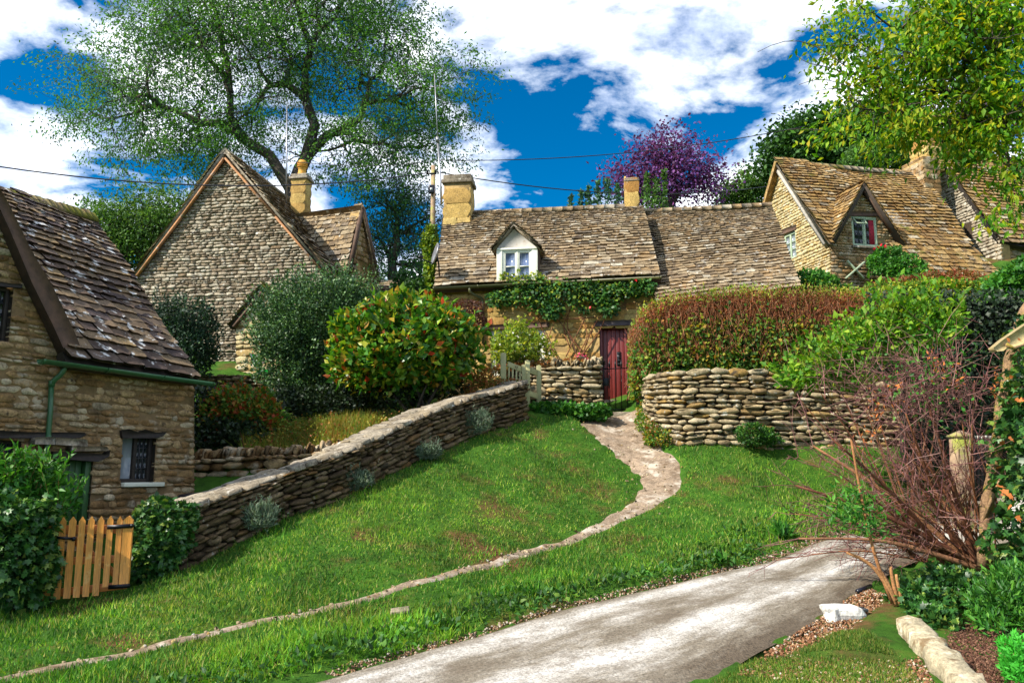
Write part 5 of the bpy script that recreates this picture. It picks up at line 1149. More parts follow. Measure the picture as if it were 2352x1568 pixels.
# ------------------------------------------------------------------ vegetation helpers
def blob(u, v, Y, ru, rv, rd=None):
    """an ellipsoid clump: centre and radii in metres from its size in the picture at that distance"""
    c = W(u, v, Y); k = Y/F
    return c, np.array([ru*k, (rd if rd is not None else (ru+rv)/2*k*.9), rv*k])
def rdirs(n):
    d = rng.normal(size=(n, 3)); return d/np.linalg.norm(d, axis=1, keepdims=True)
def leafset(name, tmpls, P, axis_, size, aspect, mat, parent, up=None, n_ind=0, rnd=None, rest=None, key=None):
    A = frames(axis_, up); s_ = size*rng.uniform(.65, 1.3, len(P))
    M3 = A*np.stack([s_*aspect, s_, s_*.8], 1)[:, None, :]
    if n_ind: pieces('leaf', rest or 'foliage', parent, M3, P, tmpls, mat, n_ind, key or ('leaf_'+name))
    else: scatter(rest or 'foliage', tmpls, M3, P, mat, parent, rnd)
def bush(name, label, blobs, n, size, mat, cat='shrub', tmpls=(LEAF2, LEAF2B), aspect=.9, shell=.16, lump=.2, up=.45, shoots=0, shoot_len=.3, shoot_leaves=12, n_ind=0, stems=4, stem_mat=None, group=None, floor=True, rad=.015, key=None, base=None, upper=False, stem_from=None, outw=.6, fill=.22):
    C = np.array([b[0] for b in blobs]); Rr = np.array([b[1] for b in blobs])
    area = (Rr**1.6).prod(1)**.67; k = rng.choice(len(blobs), n, p=area/area.sum())
    d = rdirs(n)
    if upper: d[:, 2] = np.abs(d[:, 2])
    ph = rng.uniform(0, 6, 6)
    lum = 1+lump*(np.sin(d[:, 0]*4+ph[0]+k)*np.sin(d[:, 2]*5+ph[1])+.6*np.sin(d[:, 1]*7+ph[2])*np.sin(d[:, 0]*9+ph[3]+k)+.4*np.sin(d[:, 2]*13+ph[4])*np.sin(d[:, 0]*14+ph[5]))
    rr = np.where(rng.random(n) < fill, rng.random(n)**.5, 1-np.abs(rng.normal(0, shell, n)))*lum
    P = C[k]+d*Rr[k]*rr[:, None]
    ax = d*outw+np.array([0, 0, up])+rng.normal(0, .55, (n, 3))
    nrm = d*.5+np.array([0, 0, .6])+rng.normal(0, .5, (n, 3))
    SP, SA, SN = [], [], []
    if shoots:
        ks = rng.choice(len(blobs), shoots, p=area/area.sum()); ds = rdirs(shoots); ds[:, 2] = np.abs(ds[:, 2])*1.0+.1; ds /= np.linalg.norm(ds, axis=1, keepdims=True)
        p0 = C[ks]+ds*Rr[ks]*.88; sd = ds*.45+np.array([0, 0, .75])+rng.normal(0, .22, (shoots, 3)); sd /= np.linalg.norm(sd, axis=1, keepdims=True)
        ln = shoot_len*rng.uniform(.5, 1.3, shoots)
        t = np.tile(np.linspace(.1, 1, shoot_leaves), shoots); i = np.repeat(np.arange(shoots), shoot_leaves)
        SP = p0[i]+sd[i]*(ln[i]*t)[:, None]; SA = sd[i]*.7+rng.normal(0, .6, (len(i), 3)); SN = rng.normal(0, .5, (len(i), 3))+np.array([0, 0, .7])
        P = np.concatenate([P, SP]); ax = np.concatenate([ax, SA]); nrm = np.concatenate([nrm, SN])
    if floor:
        ok = P[:, 2] > terrain(P[:, :2])+.01; P, ax, nrm = P[ok], ax[ok], nrm[ok]
    b = np.array(base if base is not None else [C[:, 0].mean(), C[:, 1].mean(), terrain(C[:, :2].mean(0)[None])[0]], float)
    th_ = thing(name, label, cat, b, group)
    leafset(name, list(tmpls), P, ax, size, aspect, mat, th_, nrm, n_ind, key=key)
    if stems or shoots:
        m = MB(); sf = np.array(stem_from) if stem_from is not None else b
        for j in range(stems):
            kk = j % len(blobs); tgt = C[kk]+rdirs(1)[0]*Rr[kk]*.6; s0 = sf+np.r_[rng.normal(0, .08, 2), -.05]
            mid = (s0+tgt)/2+rng.normal(0, .06, 3); m.tube(resample([s0, mid, tgt], 6), np.linspace(rad, rad*.35, 6), 5, rng.random())
        if shoots:
            for j in range(min(shoots, 160)): m.tube([p0[j]-sd[j]*.1, p0[j]+sd[j]*ln[j]], [.004, .0015], 3, rng.random(), False)
        m.build('stems', stem_mat or BARK, th_, kind='stuff')
    return th_
def grow(mb, p, d0, T, r0, pw_, lines, depth=0, k0=1.0):
    n = len(T)
    if n == 1:
        q = T[0]; mid = (p+q)/2+d0*np.linalg.norm(q-p)*.12+rng.normal(0, .04, 3)*np.linalg.norm(q-p)
        r = r0*k0; mb.tube([p, mid, q], [r*1.0, r*.75, r*.35], 3, rng.random(), False); lines.append((mid, q)); return
    c = T.mean(0); X = T-c; ax = np.linalg.svd(X[rng.permutation(n)[:60]], full_matrices=False)[2][0]+rng.normal(0, .25, 3)
    s_ = X @ ax; cut = np.quantile(s_, rng.uniform(.36, .64)); A, B = T[s_ <= cut], T[s_ > cut]
    if len(A) == 0 or len(B) == 0: A, B = T[:n//2], T[n//2:]
    for S in (A, B):
        m_ = len(S); cc = S.mean(0); f = rng.uniform(.30, .48) if m_ > 2 else .55
        L_ = np.linalg.norm(cc-p); q = p+(cc-p)*f+rng.normal(0, .035, 3)*L_
        r1 = r0*min(n, 4000)**pw_*k0; r2 = r0*m_**pw_*k0
        mid = (p+q)/2+(d0*.16*L_*f+rng.normal(0, .03, 3)*L_)
        ns = 7 if r2 > .06 else (5 if r2 > .02 else 3)
        mb.tube([p, mid, q], [min(r1, r2*1.35), r2*1.12, r2], ns, rng.random(), False)
        grow(mb, q, unit(q-mid), S, r0, pw_, lines, depth+1, k0)
def tree(name, label, base, fork, blobs, nt_, leaves, lsize, mat, bark, r0=.012, pw_=.5, cat='tree', tmpls=(LEAF2, LEAF2B), aspect=.8, spray=.5, droop=.2, n_ind=0, group=None, shell=.45, sp_flat=.7, trunk_pts=None, hang=.0, key=None, lump=.25, cluster=0):
    C = np.array([b[0] for b in blobs]); Rr = np.array([b[1] for b in blobs]); vol = Rr.prod(1)**.8
    k = rng.choice(len(blobs), nt_, p=vol/vol.sum()); d = rdirs(nt_); ph = rng.uniform(0, 6, 4)
    lum = 1+lump*np.sin(d[:, 0]*5+ph[0]+k)*np.sin(d[:, 2]*6+ph[1])+lump*.6*np.sin(d[:, 1]*9+ph[2])*np.sin(d[:, 0]*11+ph[3])
    T = C[k]+d*Rr[k]*(rng.random(nt_)**shell*lum)[:, None]
    base, fork = np.asarray(base, float), np.asarray(fork, float)
    th_ = thing(name, label, cat, base, group)
    mb = MB(); lines = []
    tp_ = trunk_pts if trunk_pts is not None else [base, (base+fork)/2+rng.normal(0, .03, 3)*np.linalg.norm(fork-base), fork]
    rt_ = r0*nt_**pw_; Q = resample(tp_, 8); mb.tube(Q, np.linspace(rt_*1.5, rt_*1.0, 8), 9)
    grow(mb, fork, unit(fork-base), T, r0, pw_, lines)
    mb.build('trunk', bark, th_, smooth=True, kind='stuff')
    N = nt_*leaves; e = np.array([l[1] for l in lines]); s_ = np.array([l[0] for l in lines]); i = np.repeat(np.arange(len(lines)), leaves)
    out_ = e-s_; out_ /= np.linalg.norm(out_, axis=1, keepdims=True)+1e-9
    P = s_[i]+(e-s_)[i]*rng.uniform(.5, 1.1, len(i))[:, None]+rng.normal(0, 1, (len(i), 3))*np.array([spray, spray, spray*sp_flat])*.5+out_[i]*spray*.3
    P[:, 2] -= hang*rng.random(len(i))
    ax = out_[i]*.6+rng.normal(0, .6, (len(i), 3))+np.array([0, 0, -droop]); nrm = np.array([0, 0, .8])+rng.normal(0, .5, (len(i), 3))
    tr_ = rng.random(len(lines))
    rnd = np.clip(tr_[i]*.7+rng.random(len(i))*.3, 0, .999)
    if n_ind: leafset(name, list(tmpls), P, ax, lsize, aspect, mat, th_, nrm, n_ind, key=key)
    else: leafset(name, list(tmpls), P, ax, lsize, aspect, mat, th_, nrm, 0, rnd)
    return th_
GR = lambda p: np.r_[p[:2], terrain(np.array([p[:2]]))[0]]
L_ash = leaf_mat('ash leaves', [(0, (.09,.11,.17)), (.30, (.06,.11,.10)), (.5, (.045,.15,.025)), (.75, (.085,.24,.025)), (1, (.13,.30,.035))], .4)  # grey-lilac low end: sky halo through the crown, painted into the leaves
L_blue = leaf_mat('blue green leaves', [(0, (.02,.06,.06)), (.5, (.04,.13,.08)), (1, (.09,.22,.06))], .3)
L_dkt = leaf_mat('dark tree leaves', [(0, (.008,.030,.008)), (.6, (.025,.085,.012)), (1, (.06,.16,.02))], .25)
L_lt = leaf_mat('light tree leaves', [(0, (.03,.09,.015)), (.6, (.07,.17,.03)), (1, (.14,.25,.05))], .35)
L_pur = leaf_mat('purple leaves', [(0, (.05,.012,.07)), (.4, (.13,.03,.16)), (.75, (.20,.08,.38)), (1, (.20,.04,.12))], .35)
L_cop = leaf_mat('copper leaves', [(0, (.05,.015,.012)), (1, (.14,.05,.025))], .3)
L_che = leaf_mat('cherry leaves', [(0, (.03,.12,.008)), (.30, (.08,.25,.010)), (.62, (.20,.36,.012)), (.90, (.38,.42,.015)), (1, (.46,.34,.01))], .5)
L_pho = leaf_mat('photinia leaves', [(0, (.02,.10,.01)), (.40, (.06,.20,.014)), (.66, (.18,.31,.02)), (.84, (.36,.38,.03)), (.93, (.42,.24,.03)), (.975, (.42,.06,.02)), (1, (.36,.03,.02))], .32, .62)
L_cea = leaf_mat('ceanothus leaves', [(0, (.014,.05,.018)), (.5, (.045,.11,.035)), (.85, (.09,.19,.05)), (1, (.17,.27,.09))], .2, .5)
L_red = leaf_mat('turning shrub leaves', [(0, (.03,.10,.01)), (.4, (.09,.20,.015)), (.65, (.22,.20,.02)), (.82, (.36,.10,.015)), (1, (.30,.04,.012))], .35)
L_hed = leaf_mat('hedge leaves', [(0, (.03,.11,.01)), (.5, (.09,.22,.018)), (.75, (.24,.30,.02)), (.9, (.36,.27,.02)), (1, (.30,.09,.015))], .38)
L_hbr = leaf_mat('brown hedge leaves', [(0, (.18,.04,.015)), (.5, (.30,.07,.02)), (.8, (.26,.13,.03)), (1, (.12,.16,.02))], .3)
L_lea = leaf_mat('leafy shrub leaves', [(0, (.04,.15,.010)), (.5, (.11,.28,.015)), (.85, (.22,.38,.02)), (1, (.30,.36,.03))], .42)
L_ivy = leaf_mat('ivy leaves', [(0, (.012,.05,.012)), (.5, (.03,.11,.02)), (.85, (.07,.18,.03)), (1, (.20,.26,.04))], .2, .6)
L_blk = leaf_mat('shade black holly leaves', [(0, (.006,.016,.006)), (.7, (.014,.035,.010)), (1, (.04,.07,.018))], .12, .5)  # near-black green: deep shade is put into the leaf colour
L_ros = leaf_mat('rose leaves', [(0, (.012,.06,.014)), (.55, (.035,.13,.02)), (.85, (.10,.22,.02)), (1, (.32,.34,.03))], .3, .5)
L_yel = leaf_mat('yellow green leaves', [(0, (.10,.20,.02)), (.5, (.24,.34,.03)), (1, (.42,.42,.05))], .45)
L_lav = leaf_mat('lavender leaves', [(0, (.06,.11,.07)), (.6, (.12,.18,.11)), (1, (.22,.26,.18))], .2)
L_lush = leaf_mat('lush low leaves', [(0, (.02,.10,.012)), (.6, (.05,.20,.02)), (1, (.12,.30,.03))], .35, .5)
L_spu = leaf_mat('fresh green fern', [(0, (.03,.28,.02)), (1, (.08,.46,.04))], .4)
L_grass = leaf_mat('grass', [(0, (.022,.09,.006)), (.4, (.06,.21,.008)), (.72, (.11,.31,.012)), (.90, (.20,.35,.018)), (.96, (.30,.34,.05)), (1, (.40,.37,.14))], .35, .3, .5)
L_bank = leaf_mat('bank weeds', [(0, (.012,.05,.008)), (.5, (.03,.12,.010)), (.85, (.06,.19,.016)), (1, (.16,.26,.03))], .3, .4, .4)
L_gold = leaf_mat('golden meadow stems', [(0, (.08,.16,.015)), (.45, (.18,.24,.025)), (.75, (.34,.26,.04)), (.92, (.36,.15,.03)), (1, (.30,.05,.04))], .35)
F_white = plain('white petals', (.80, .80, .72), .6, var=.05, bump=0); F_pink = plain('pink petals', (.80, .07, .20), .5, var=.15, bump=0); F_red = plain('red petals', (.75, .015, .03), .5, var=.1, bump=0)
PETAL = [(np.concatenate([[[0, 0, 0]], [[math.cos(t)*.5*(1 if j % 2 else .7), math.sin(t)*.5*(1 if j % 2 else .7), .12+.1*(j % 2)] for j, t in enumerate(np.linspace(0, 2*math.pi, 10, endpoint=False))]]), [np.array([[0, 1+j, 1+(j+1) % 10] for j in range(10)])])]
def flowers(name, P, size, mat, parent):
    for p in P:
        m = MB()
        for k in range(3):
            V, Fs = PETAL[0]; R_ = np.array(Matrix.Rotation(rng.uniform(0, 6), 3, 'Z') @ Matrix.Rotation(rng.uniform(.6, 1.7), 3, 'X')); m.add(V @ R_.T*size*rng.uniform(.6, 1.1)+p+rng.normal(0, size*.15, 3), [tuple(f) for f in Fs[0]])
        m.build(name, mat, parent)

# ================================================================== trees behind the roofs
ashb = GR(W(672, 700, 33))
tree('ash_tree', 'huge spreading ash tree with airy crown rising behind the gabled cottage', ashb, W(672, 440, 33),
     [blob(620,110,33,330,215,4.5), blob(285,230,33,185,160,3.5), blob(955,235,33,185,165,3.5), blob(480,330,33,220,115,3), blob(850,350,33,200,95,3), blob(640,-70,33,330,160,4.5), blob(400,60,33,170,120,3), blob(860,60,33,160,120,3)],
     3000, 40, .155, L_ash, BARK, .0060, .50, spray=.62, aspect=.5, droop=.35, sp_flat=.6, trunk_pts=[ashb, W(676, 560, 33), W(672, 440, 33)])
b_ = GR(W(905, 720, 36)); tree('young_tree', 'slender blue green tree between the gabled cottage and the pole', b_, W(900, 600, 36), [blob(925,500,36,105,120), blob(870,590,36,55,90), blob(960,600,36,40,80)], 420, 34, .14, L_blue, BARK, .010, .5, spray=.8, aspect=.55)
b_ = GR(W(330, 640, 27)); tree('hedgerow_tree', 'dense green tree growing behind the slate roof and the gable', b_, W(330, 600, 27), [blob(335,530,27,100,95), blob(265,560,27,70,85), blob(410,500,27,60,60), blob(235,505,27,40,40)], 420, 55, .12, L_lt, BARK, .009, .5, spray=.55, aspect=.6)
for k, (u, v) in enumerate([(192,462),(232,455),(262,470),(290,450)]):
    b_ = W(u+6, 600, 26.5); t_ = thing('sapling', 'thin dark leafy shoot above the mossy slate ridge, '+['nearest the ridge end', 'second along from the ridge end', 'third along towards the rubble gable', 'closest to the rubble gable'][k], 'sapling', GR(b_), 'shoots above the slate ridge')
    MB().tube([GR(b_), W(u+4, 540, 26.5), W(u, v-15, 26.5)], [.03, .018, .006], 5).build('stem', BARK, t_)
    n = 70; tt = rng.random(n); P = W(u+4, 530, 26.5)*(1-tt)[:, None]+W(u, v-15, 26.5)*tt[:, None]+rng.normal(0, .13, (n, 3)); leafset('sapling', [LEAF2], P, rdirs(n), .11, .6, L_ash, t_)
b_ = GR(W(1530, 560, 34)); tree('purple_plum_tree', 'purple leaved tree rising behind the middle cottage ridge', b_, W(1535, 480, 34), [blob(1535,365,34,72,52), blob(1600,415,34,55,45), blob(1450,415,34,48,32), blob(1500,430,34,75,36)], 420, 24, .15, L_pur, BARK, .011, .5, spray=.85, aspect=.8)
for k, (u, vt, vb, wd_) in enumerate([(1312,452,500,8),(1334,440,500,10),(1352,428,495,12),(1374,418,495,16),(1396,412,490,17),(1418,424,490,15),(1440,438,490,14),(1486,400,480,14),(1506,412,480,15),(1526,392,480,14)]):
    b_ = W(u, vb+90, 26); t_ = thing('poplar_sapling', 'slim green leafy sapling rising behind the ridge, '+['lowest and furthest from the small chimney', 'second along the row towards the small chimney', 'third along the row towards the small chimney', 'fourth along the row towards the small chimney', 'fifth along and tallest before the small chimney', 'sixth along, near the small chimney', 'just before the small chimney', 'just past the small chimney', 'second one past the small chimney', 'third one past the small chimney'][k], 'sapling', GR(b_), 'saplings behind the ridge')
    MB().tube([GR(b_), W(u, vt, 26)], [.035, .006], 5).build('stem', BARK, t_)
    n = 240; tt = rng.random(n)**.8; P = W(u, vb+25, 26)+(W(u, vt, 26)-W(u, vb+25, 26))*tt[:, None]+rng.normal(0, 1, (n, 3))*(wd_*26/F*.55*(1.15-tt))[:, None]*np.array([1, 1, .5])
    leafset('sapling', [LEAF2, LEAF2B], P, rdirs(n)+[0, 0, .6], .13, .7, L_blue if k < 7 else L_lt, t_)
b_ = GR(W(1715, 560, 36)); tree('young_tree', 'small green tree between the purple tree and the steep gable', b_, W(1715, 500, 36), [blob(1712,446,36,52,34), blob(1745,430,36,28,36), blob(1680,460,36,30,22)], 160, 45, .14, L_lt, BARK, .011, .5, spray=.7)
b_ = GR(W(1880, 480, 34)); tree('chestnut_tree', 'dense dark green tree behind the steep ochre roof', b_, W(1880, 420, 34), [blob(1875,335,34,88,62), blob(1825,372,34,45,32), blob(1950,330,34,60,60), blob(1790,392,34,18,40)], 420, 62, .19, L_dkt, BARK, .012, .5, spray=.85, aspect=.9)
b_ = GR(W(2010, 480, 30)); bush('round_tree', 'rounded pale green bushy tree behind the ochre ridge', [blob(2015,365,30,82,48), blob(1975,385,30,50,30), blob(2060,370,30,40,45)], 6500, .12, L_lt, 'tree', base=b_, rad=.06, lump=.12)
b_ = GR(W(2050, 480, 38)); tree('copper_tree', 'dark copper leaved tree glimpsed behind the tall chimney', b_, W(2060, 420, 38), [blob(2050,290,38,80,60), blob(2210,310,38,90,60)], 260, 55, .18, L_cop, BARK, .012, .5, spray=.9)
# distant wood closing the hill
P_ = []
b_ = bush('wood', None, [blob(150+i*170, 690+20*math.sin(i*2), 44, 120, 70) for i in range(14)], 9000, .5, L_dkt, base=(0, 44, 8), stems=0); b_['kind'] = 'stuff'; del b_['category']
# ================================================================== overhanging cherry at the right
b_ = GR(W(2560, 1300, 10.2)); f_ = W(2440, 330, 9.6)
tree('cherry_tree', 'overhanging tree with yellow green drooping leaves filling the upper corner', b_, f_,
     [blob(2160,110,9.2,190,150,1.1), blob(2290,230,9.0,120,170,1.1), blob(2010,190,9.3,120,70,.8), blob(1945,60,9.3,75,70,.7), blob(2080,290,9.2,120,50,.7), blob(2320,60,9.2,110,140,1), blob(2190,20,9.2,150,70,1), blob(1915,280,9.4,60,22,.4), blob(2230,290,9,90,45,.6), blob(2325,400,8.8,45,110,.5)],
     640, 26, .092, L_che, BARK, .0042, .5, tmpls=(LEAF4,), aspect=.62, spray=.26, droop=.75, n_ind=300, hang=.12, trunk_pts=[b_, W(2520, 800, 10), W(2470, 500, 9.8), f_], shell=.55)
bt = thing('bare_branches', 'bare dark twigs reaching out of the overhanging tree into the sky', 'branch', W(2200, 260, 9.4)); m_ = MB()
for L_ in ([(2350,215),(2210,205),(2130,245),(2060,250)], [(2080,250),(1950,160),(1860,88),(1790,86),(1740,120)], [(2030,210),(1900,150),(1845,150),(1830,128)], [(2060,290),(1960,200),(1880,175),(1835,195)], [(2000,330),(1905,300),(1830,295),(1808,298)], [(2060,190),(1980,130),(1925,100),(1860,108)], [(1990,250),(1930,200),(1870,210)]):
    Q = resample([W(u, v, 9.35) for u, v in L_], 12); r_ = .028 if L_[0][0] > 2300 else .011
    m_.tube(Q, np.linspace(r_, .003 if r_ < .02 else .016, 12), 5)
m_.build('twigs', BARK, bt)
# ================================================================== garden on the left bank
bush('dark_shrub', 'dark evergreen shrub against the foot of the rubble gable', [blob(425,775,18.3,72,68,.6), blob(380,740,18.3,35,40,.4), blob(450,830,18.3,45,40,.5)], 9000, .065, L_blk if 0 else leaf_mat('dark shrub leaves', [(0, (.010,.03,.018)), (.7, (.025,.065,.03)), (1, (.05,.11,.03))], .15), stems=3, shoots=220, shoot_len=.4, lump=.3, shell=.26)
bush('ceanothus_bush', 'large dark small leaved bush with upright shoots before the gabled cottage', [blob(720,765,17.6,130,95,1.0), blob(655,830,17.5,75,85,.8), blob(700,880,17.4,75,60,.7), blob(790,720,17.6,80,60,.8), blob(620,770,17.6,40,55,.5)], 30000, .058, L_cea, shoots=1100, shoot_len=.62, shoot_leaves=16, lump=.26, shell=.24, stems=8, rad=.03)
bush('photinia_bush', 'rounded glossy bush of green yellow and scarlet leaves on the bank', [blob(925,800,16.2,165,98,1.2), blob(815,825,16.1,65,65,.7), blob(1055,800,16.2,60,65,.6), blob(930,745,16.2,120,45,.9), blob(1000,860,16.2,75,40,.6), blob(860,870,16.1,80,35,.6)], 7000, .165, L_pho, tmpls=(LEAF4,), aspect=.85, shoots=260, shoot_len=.30, shoot_leaves=9, shell=.2, n_ind=300, stems=9, rad=.045, stem_from=GR(W(960, 940, 16.4)), up=.5, lump=.12)
bush('turning_shrub', 'low shrub with green and orange red leaves beside the slate roofed cottage', [blob(560,935,15.8,75,48,.5), blob(500,960,15.8,45,55,.4), blob(600,960,15.8,50,40,.4)], 3800, .085, L_red, shoots=40, shoot_len=.2)
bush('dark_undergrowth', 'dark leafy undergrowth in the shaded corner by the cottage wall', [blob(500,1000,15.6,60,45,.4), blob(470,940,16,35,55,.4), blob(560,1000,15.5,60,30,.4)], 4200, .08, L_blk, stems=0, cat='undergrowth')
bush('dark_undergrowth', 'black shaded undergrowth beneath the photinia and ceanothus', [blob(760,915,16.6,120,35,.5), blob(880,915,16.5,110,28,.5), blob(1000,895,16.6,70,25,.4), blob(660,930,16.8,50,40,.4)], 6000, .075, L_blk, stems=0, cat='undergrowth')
bush('red_twig_bush', 'small reddish brown twiggy bush by the downpipe', [blob(1075,712,18.3,36,22,.3), blob(1090,735,18.3,28,20,.3)], 1500, .055, L_cop, stems=5, stem_mat=TWIG_H, floor=False)
rb = bush('white_rose_bush', 'yellow green bush dotted with white roses under the cottage window', [blob(1190,795,17.75,60,40,.4), blob(1160,815,17.75,38,28,.35), blob(1235,810,17.75,40,25,.3), blob(1190,760,17.75,28,22,.25)], 2500, .075, L_yel, shoots=34, shoot_len=.3, floor=False, stems=6)
flowers('rose_bloom', [W(u, v, 17.45) for u, v in [(1162,770),(1178,764),(1201,762),(1215,770),(1150,792),(1190,790),(1175,806),(1223,798),(1240,790),(1205,818),(1160,820),(1262,812),(1262,788),(1140,806)]], .05, F_white, rb)
# climbing rose on the wall
cr = thing('climbing_rose', 'climbing rose trained under the gutter with bare stems down to the wall', 'climbing plant', W(1330, 830, 18.4))
pts = [(1150,690,30,18),(1200,680,45,25),(1250,690,45,32),(1300,670,50,24),(1345,690,40,30),(1390,680,38,26),(1430,672,40,20),(1475,665,32,18),(1230,655,60,12),(1270,715,25,22),(1350,665,60,14),(1400,710,20,18)]
Bl = [(P3.xyz(u, v, .22), np.array([ru*18.4/F, .16, rv*18.4/F])) for u, v, ru, rv in pts]; n = 4200
k = rng.integers(0, len(Bl), n); d = rdirs(n); P = np.array([Bl[i][0] for i in k])+d*np.array([Bl[i][1] for i in k])*(rng.random(n)**.4)[:, None]*1.15
leafset('rose', [LEAF2, LEAF2B], P, d*.4+rng.normal(0, .5, (n, 3))+[0, -.3, -.15], .085, .85, L_ros, cr, np.array([0, -.8, .5])+rng.normal(0, .4, (n, 3)), 0)
n = 260; P = np.array([P3.xyz(u, v, .3) for u, v in zip(rng.uniform(1150, 1255, n), rng.normal(645, 7, n))]); leafset('rose', [LEAF2], P, rdirs(n), .085, .8, L_yel, cr, rest='young_foliage')
m_ = MB()
for L_ in ([(1335,830),(1345,790),(1368,740),(1385,715),(1440,700),(1500,690)], [(1330,830),(1310,770),(1270,720),(1230,690)], [(1250,800),(1275,740),(1290,700),(1300,680)], [(1320,830),(1355,770),(1330,720),(1320,670)], [(1300,820),(1330,760),(1350,720),(1375,680)], [(1285,830),(1262,790),(1240,745),(1230,700)], [(1345,820),(1300,760),(1310,700),(1340,672)], [(1260,720),(1200,700),(1150,690)], [(1310,800),(1290,750),(1320,700),(1290,670)], [(1370,730),(1300,735),(1240,730)], [(1335,820),(1380,760),(1400,700)]):
    m_.tube(resample([P3.xyz(u, v, .07+.05*rng.random()) for u, v in L_], 14), np.linspace(.016, .006, 14), 5, rng.random())
m_.build('stems', TWIG, cr, kind='stuff')
flowers('rose_bloom', [P3.xyz(u, v, .35) for u, v in [(1358,714),(1460,652),(1230,770)]], .06, F_red, cr)
# flowers in a pot on the wall
fp = thing('pink_geranium', 'bright pink flowers on top of the dry stone wall beside the door', 'flowers', W(1335, 828, 17.6))
MB().lathe(W(1335, 828, 17.6), [(.07, 0), (.10, .07), (.11, .08), (.09, .08)], 12).build('pot', S_cope, fp)
flowers('bloom', [W(u, v, 17.55) for u, v in [(1322,817),(1330,813),(1338,815),(1345,817),(1350,823),(1328,820),(1341,821)]], .06, F_pink, fp)
bush('wall_top_plants', 'rusty red stonecrop along the top of the front garden wall', [blob(1160+i*26, 845-i*2, 17.6, 20, 9, .12) for i in range(8)], 2600, .04, leaf_mat('rusty stonecrop', [(0, (.14,.16,.02)), (.5, (.32,.15,.025)), (1, (.36,.07,.025))], .3), stems=0, floor=False, cat='plant')
bush('rusty_bank_plants', 'rusty red and green low plants by the field gate post', [blob(1125,868,16.8,40,25,.3), blob(1085,880,16.8,35,20,.3), blob(1160,885,16.5,40,14,.3)], 2400, .05, leaf_mat('rusty bank', [(0, (.08,.16,.015)), (.5, (.28,.16,.03)), (1, (.40,.09,.04))], .3), stems=0, floor=False, cat='plant')
iv = bush('ivy', 'yellow green ivy climbing the telegraph pole behind the dish', [blob(992,600,21.85,17,85,.22), blob(985,560,21.85,16,45,.2), blob(1000,650,21.85,18,40,.22)], 3200, .095, L_yel if 0 else leaf_mat('pole ivy', [(0, (.03,.10,.01)), (.5, (.12,.22,.015)), (1, (.30,.36,.02))], .35), 'ivy', stems=0, floor=False)
bush('ivy', 'dark leafy growth between the pole foot and the middle cottage', [blob(960,680,22.5,60,35,.8), blob(930,660,23,30,30,.5)], 3000, .11, L_dkt, 'shrub', stems=0, floor=False)

# ================================================================== hedge over the curved wall
hd = thing('hedge', 'clipped hedge with bare rusty twigs above and green yellow leaves below', 'hedge', GR(W(1750, 850, 16.9)))
def hedge_pts(n, fv):
    """points in the hedge: along it, from its front to its back and up it"""
    s_ = rng.random(n); u0 = 1445+(2030-1445)*s_; Y = 16.55+.55*rng.random(n)**1.5; Y = np.where(u0 < 1475, Y+.5*rng.random(n), Y)
    vt = np.interp(u0, [1445,1465,1490,1530,1600,1700,1850,2030], [775,730,705,694,683,674,672,678])+rng.normal(0, 9, n); vb = np.interp(u0, [1445,1500,1600,1750,2030], [925,880,850,856,880])
    f = fv(n); v = vt+(vb-vt)*f
    P = np.stack([W(a, b, c) for a, b, c in zip(u0, v, Y)]); return P, f, u0
n = 15000; P, f, u0 = hedge_pts(n, lambda n: .12+.88*rng.random(n)**.75)
dens = (f > .33) | (rng.random(n) < .22) | (u0 < 1520); P, f = P[dens], f[dens]
leafset('hedge', [ROUND, LEAF2B], P, rng.normal(0, .6, (len(P), 3))+[0, -.4, .2], .075, .95, L_hed, hd, np.array([0, -1., .4])+rng.normal(0, .5, (len(P), 3)), 300, key='leaf_hedge')
n = 9000; P, f, u0 = hedge_pts(n, lambda n: np.abs(rng.normal(0, .16, n)))
leafset('hedge', [LEAF2], P, rng.normal(0, .6, (n, 3))+[0, 0, .4], .055, .7, L_hbr, hd, rest='brown_foliage')
n = 1500; P, f, u0 = hedge_pts(n, lambda n: rng.normal(-.01, .015, n)); leafset('hedge', [LEAF2], P, rng.normal(0, .6, (n, 3))+[0, 0, .7], .07, .8, L_yel, hd, rest='top_foliage')
n = 5200; P, f, u0 = hedge_pts(n, lambda n: .05+.75*rng.random(n)); TW = (np.array([[-.5,0,0],[.5,0,0],[0,0,.8],[-.3,1,0],[.3,1,0],[0,1,.5]]), [np.array([[0,1,4,3],[1,2,5,4],[2,0,3,5]])])
A = frames(np.array([0, 0, 1.])+rng.normal(0, .33, (n, 3))); Ln = rng.uniform(.2, .55, n); M3 = A*np.stack([np.full(n, .008), Ln, np.full(n, .008)], 1)[:, None, :]
scatter('twigs', [TW], M3, P-A[:, :, 1]*(Ln/2)[:, None], TWIG_H, hd)
MB().prism([W(1465, 930, 17.35), W(1465, 735, 17.35), W(1500, 715, 17.35), W(2030, 690, 17.35), W(2030, 900, 17.35)], [0, .25, 0]).build('hedge_shade', plain('hedge shade black', (.012, .009, .006), 1), hd)  # near-black sheet stands in for the shade between the hedge leaves
bush('shrub', 'bright green shrub between the long roof and the gable foot', [blob(1880,655,19.0,42,28,.4), blob(1850,640,19,20,18,.3), blob(1925,672,19,30,18,.3)], 3200, .08, L_lush, stems=3, floor=False)
bush('privet_hedge', 'yellow green hedge top running before the upper cottages', [blob(2020+i*52, 672-i*2+6*math.sin(i*2), 17.6, 42, 20, .5) for i in range(8)], 8000, .075, L_hed, 'hedge', stems=0, floor=False)
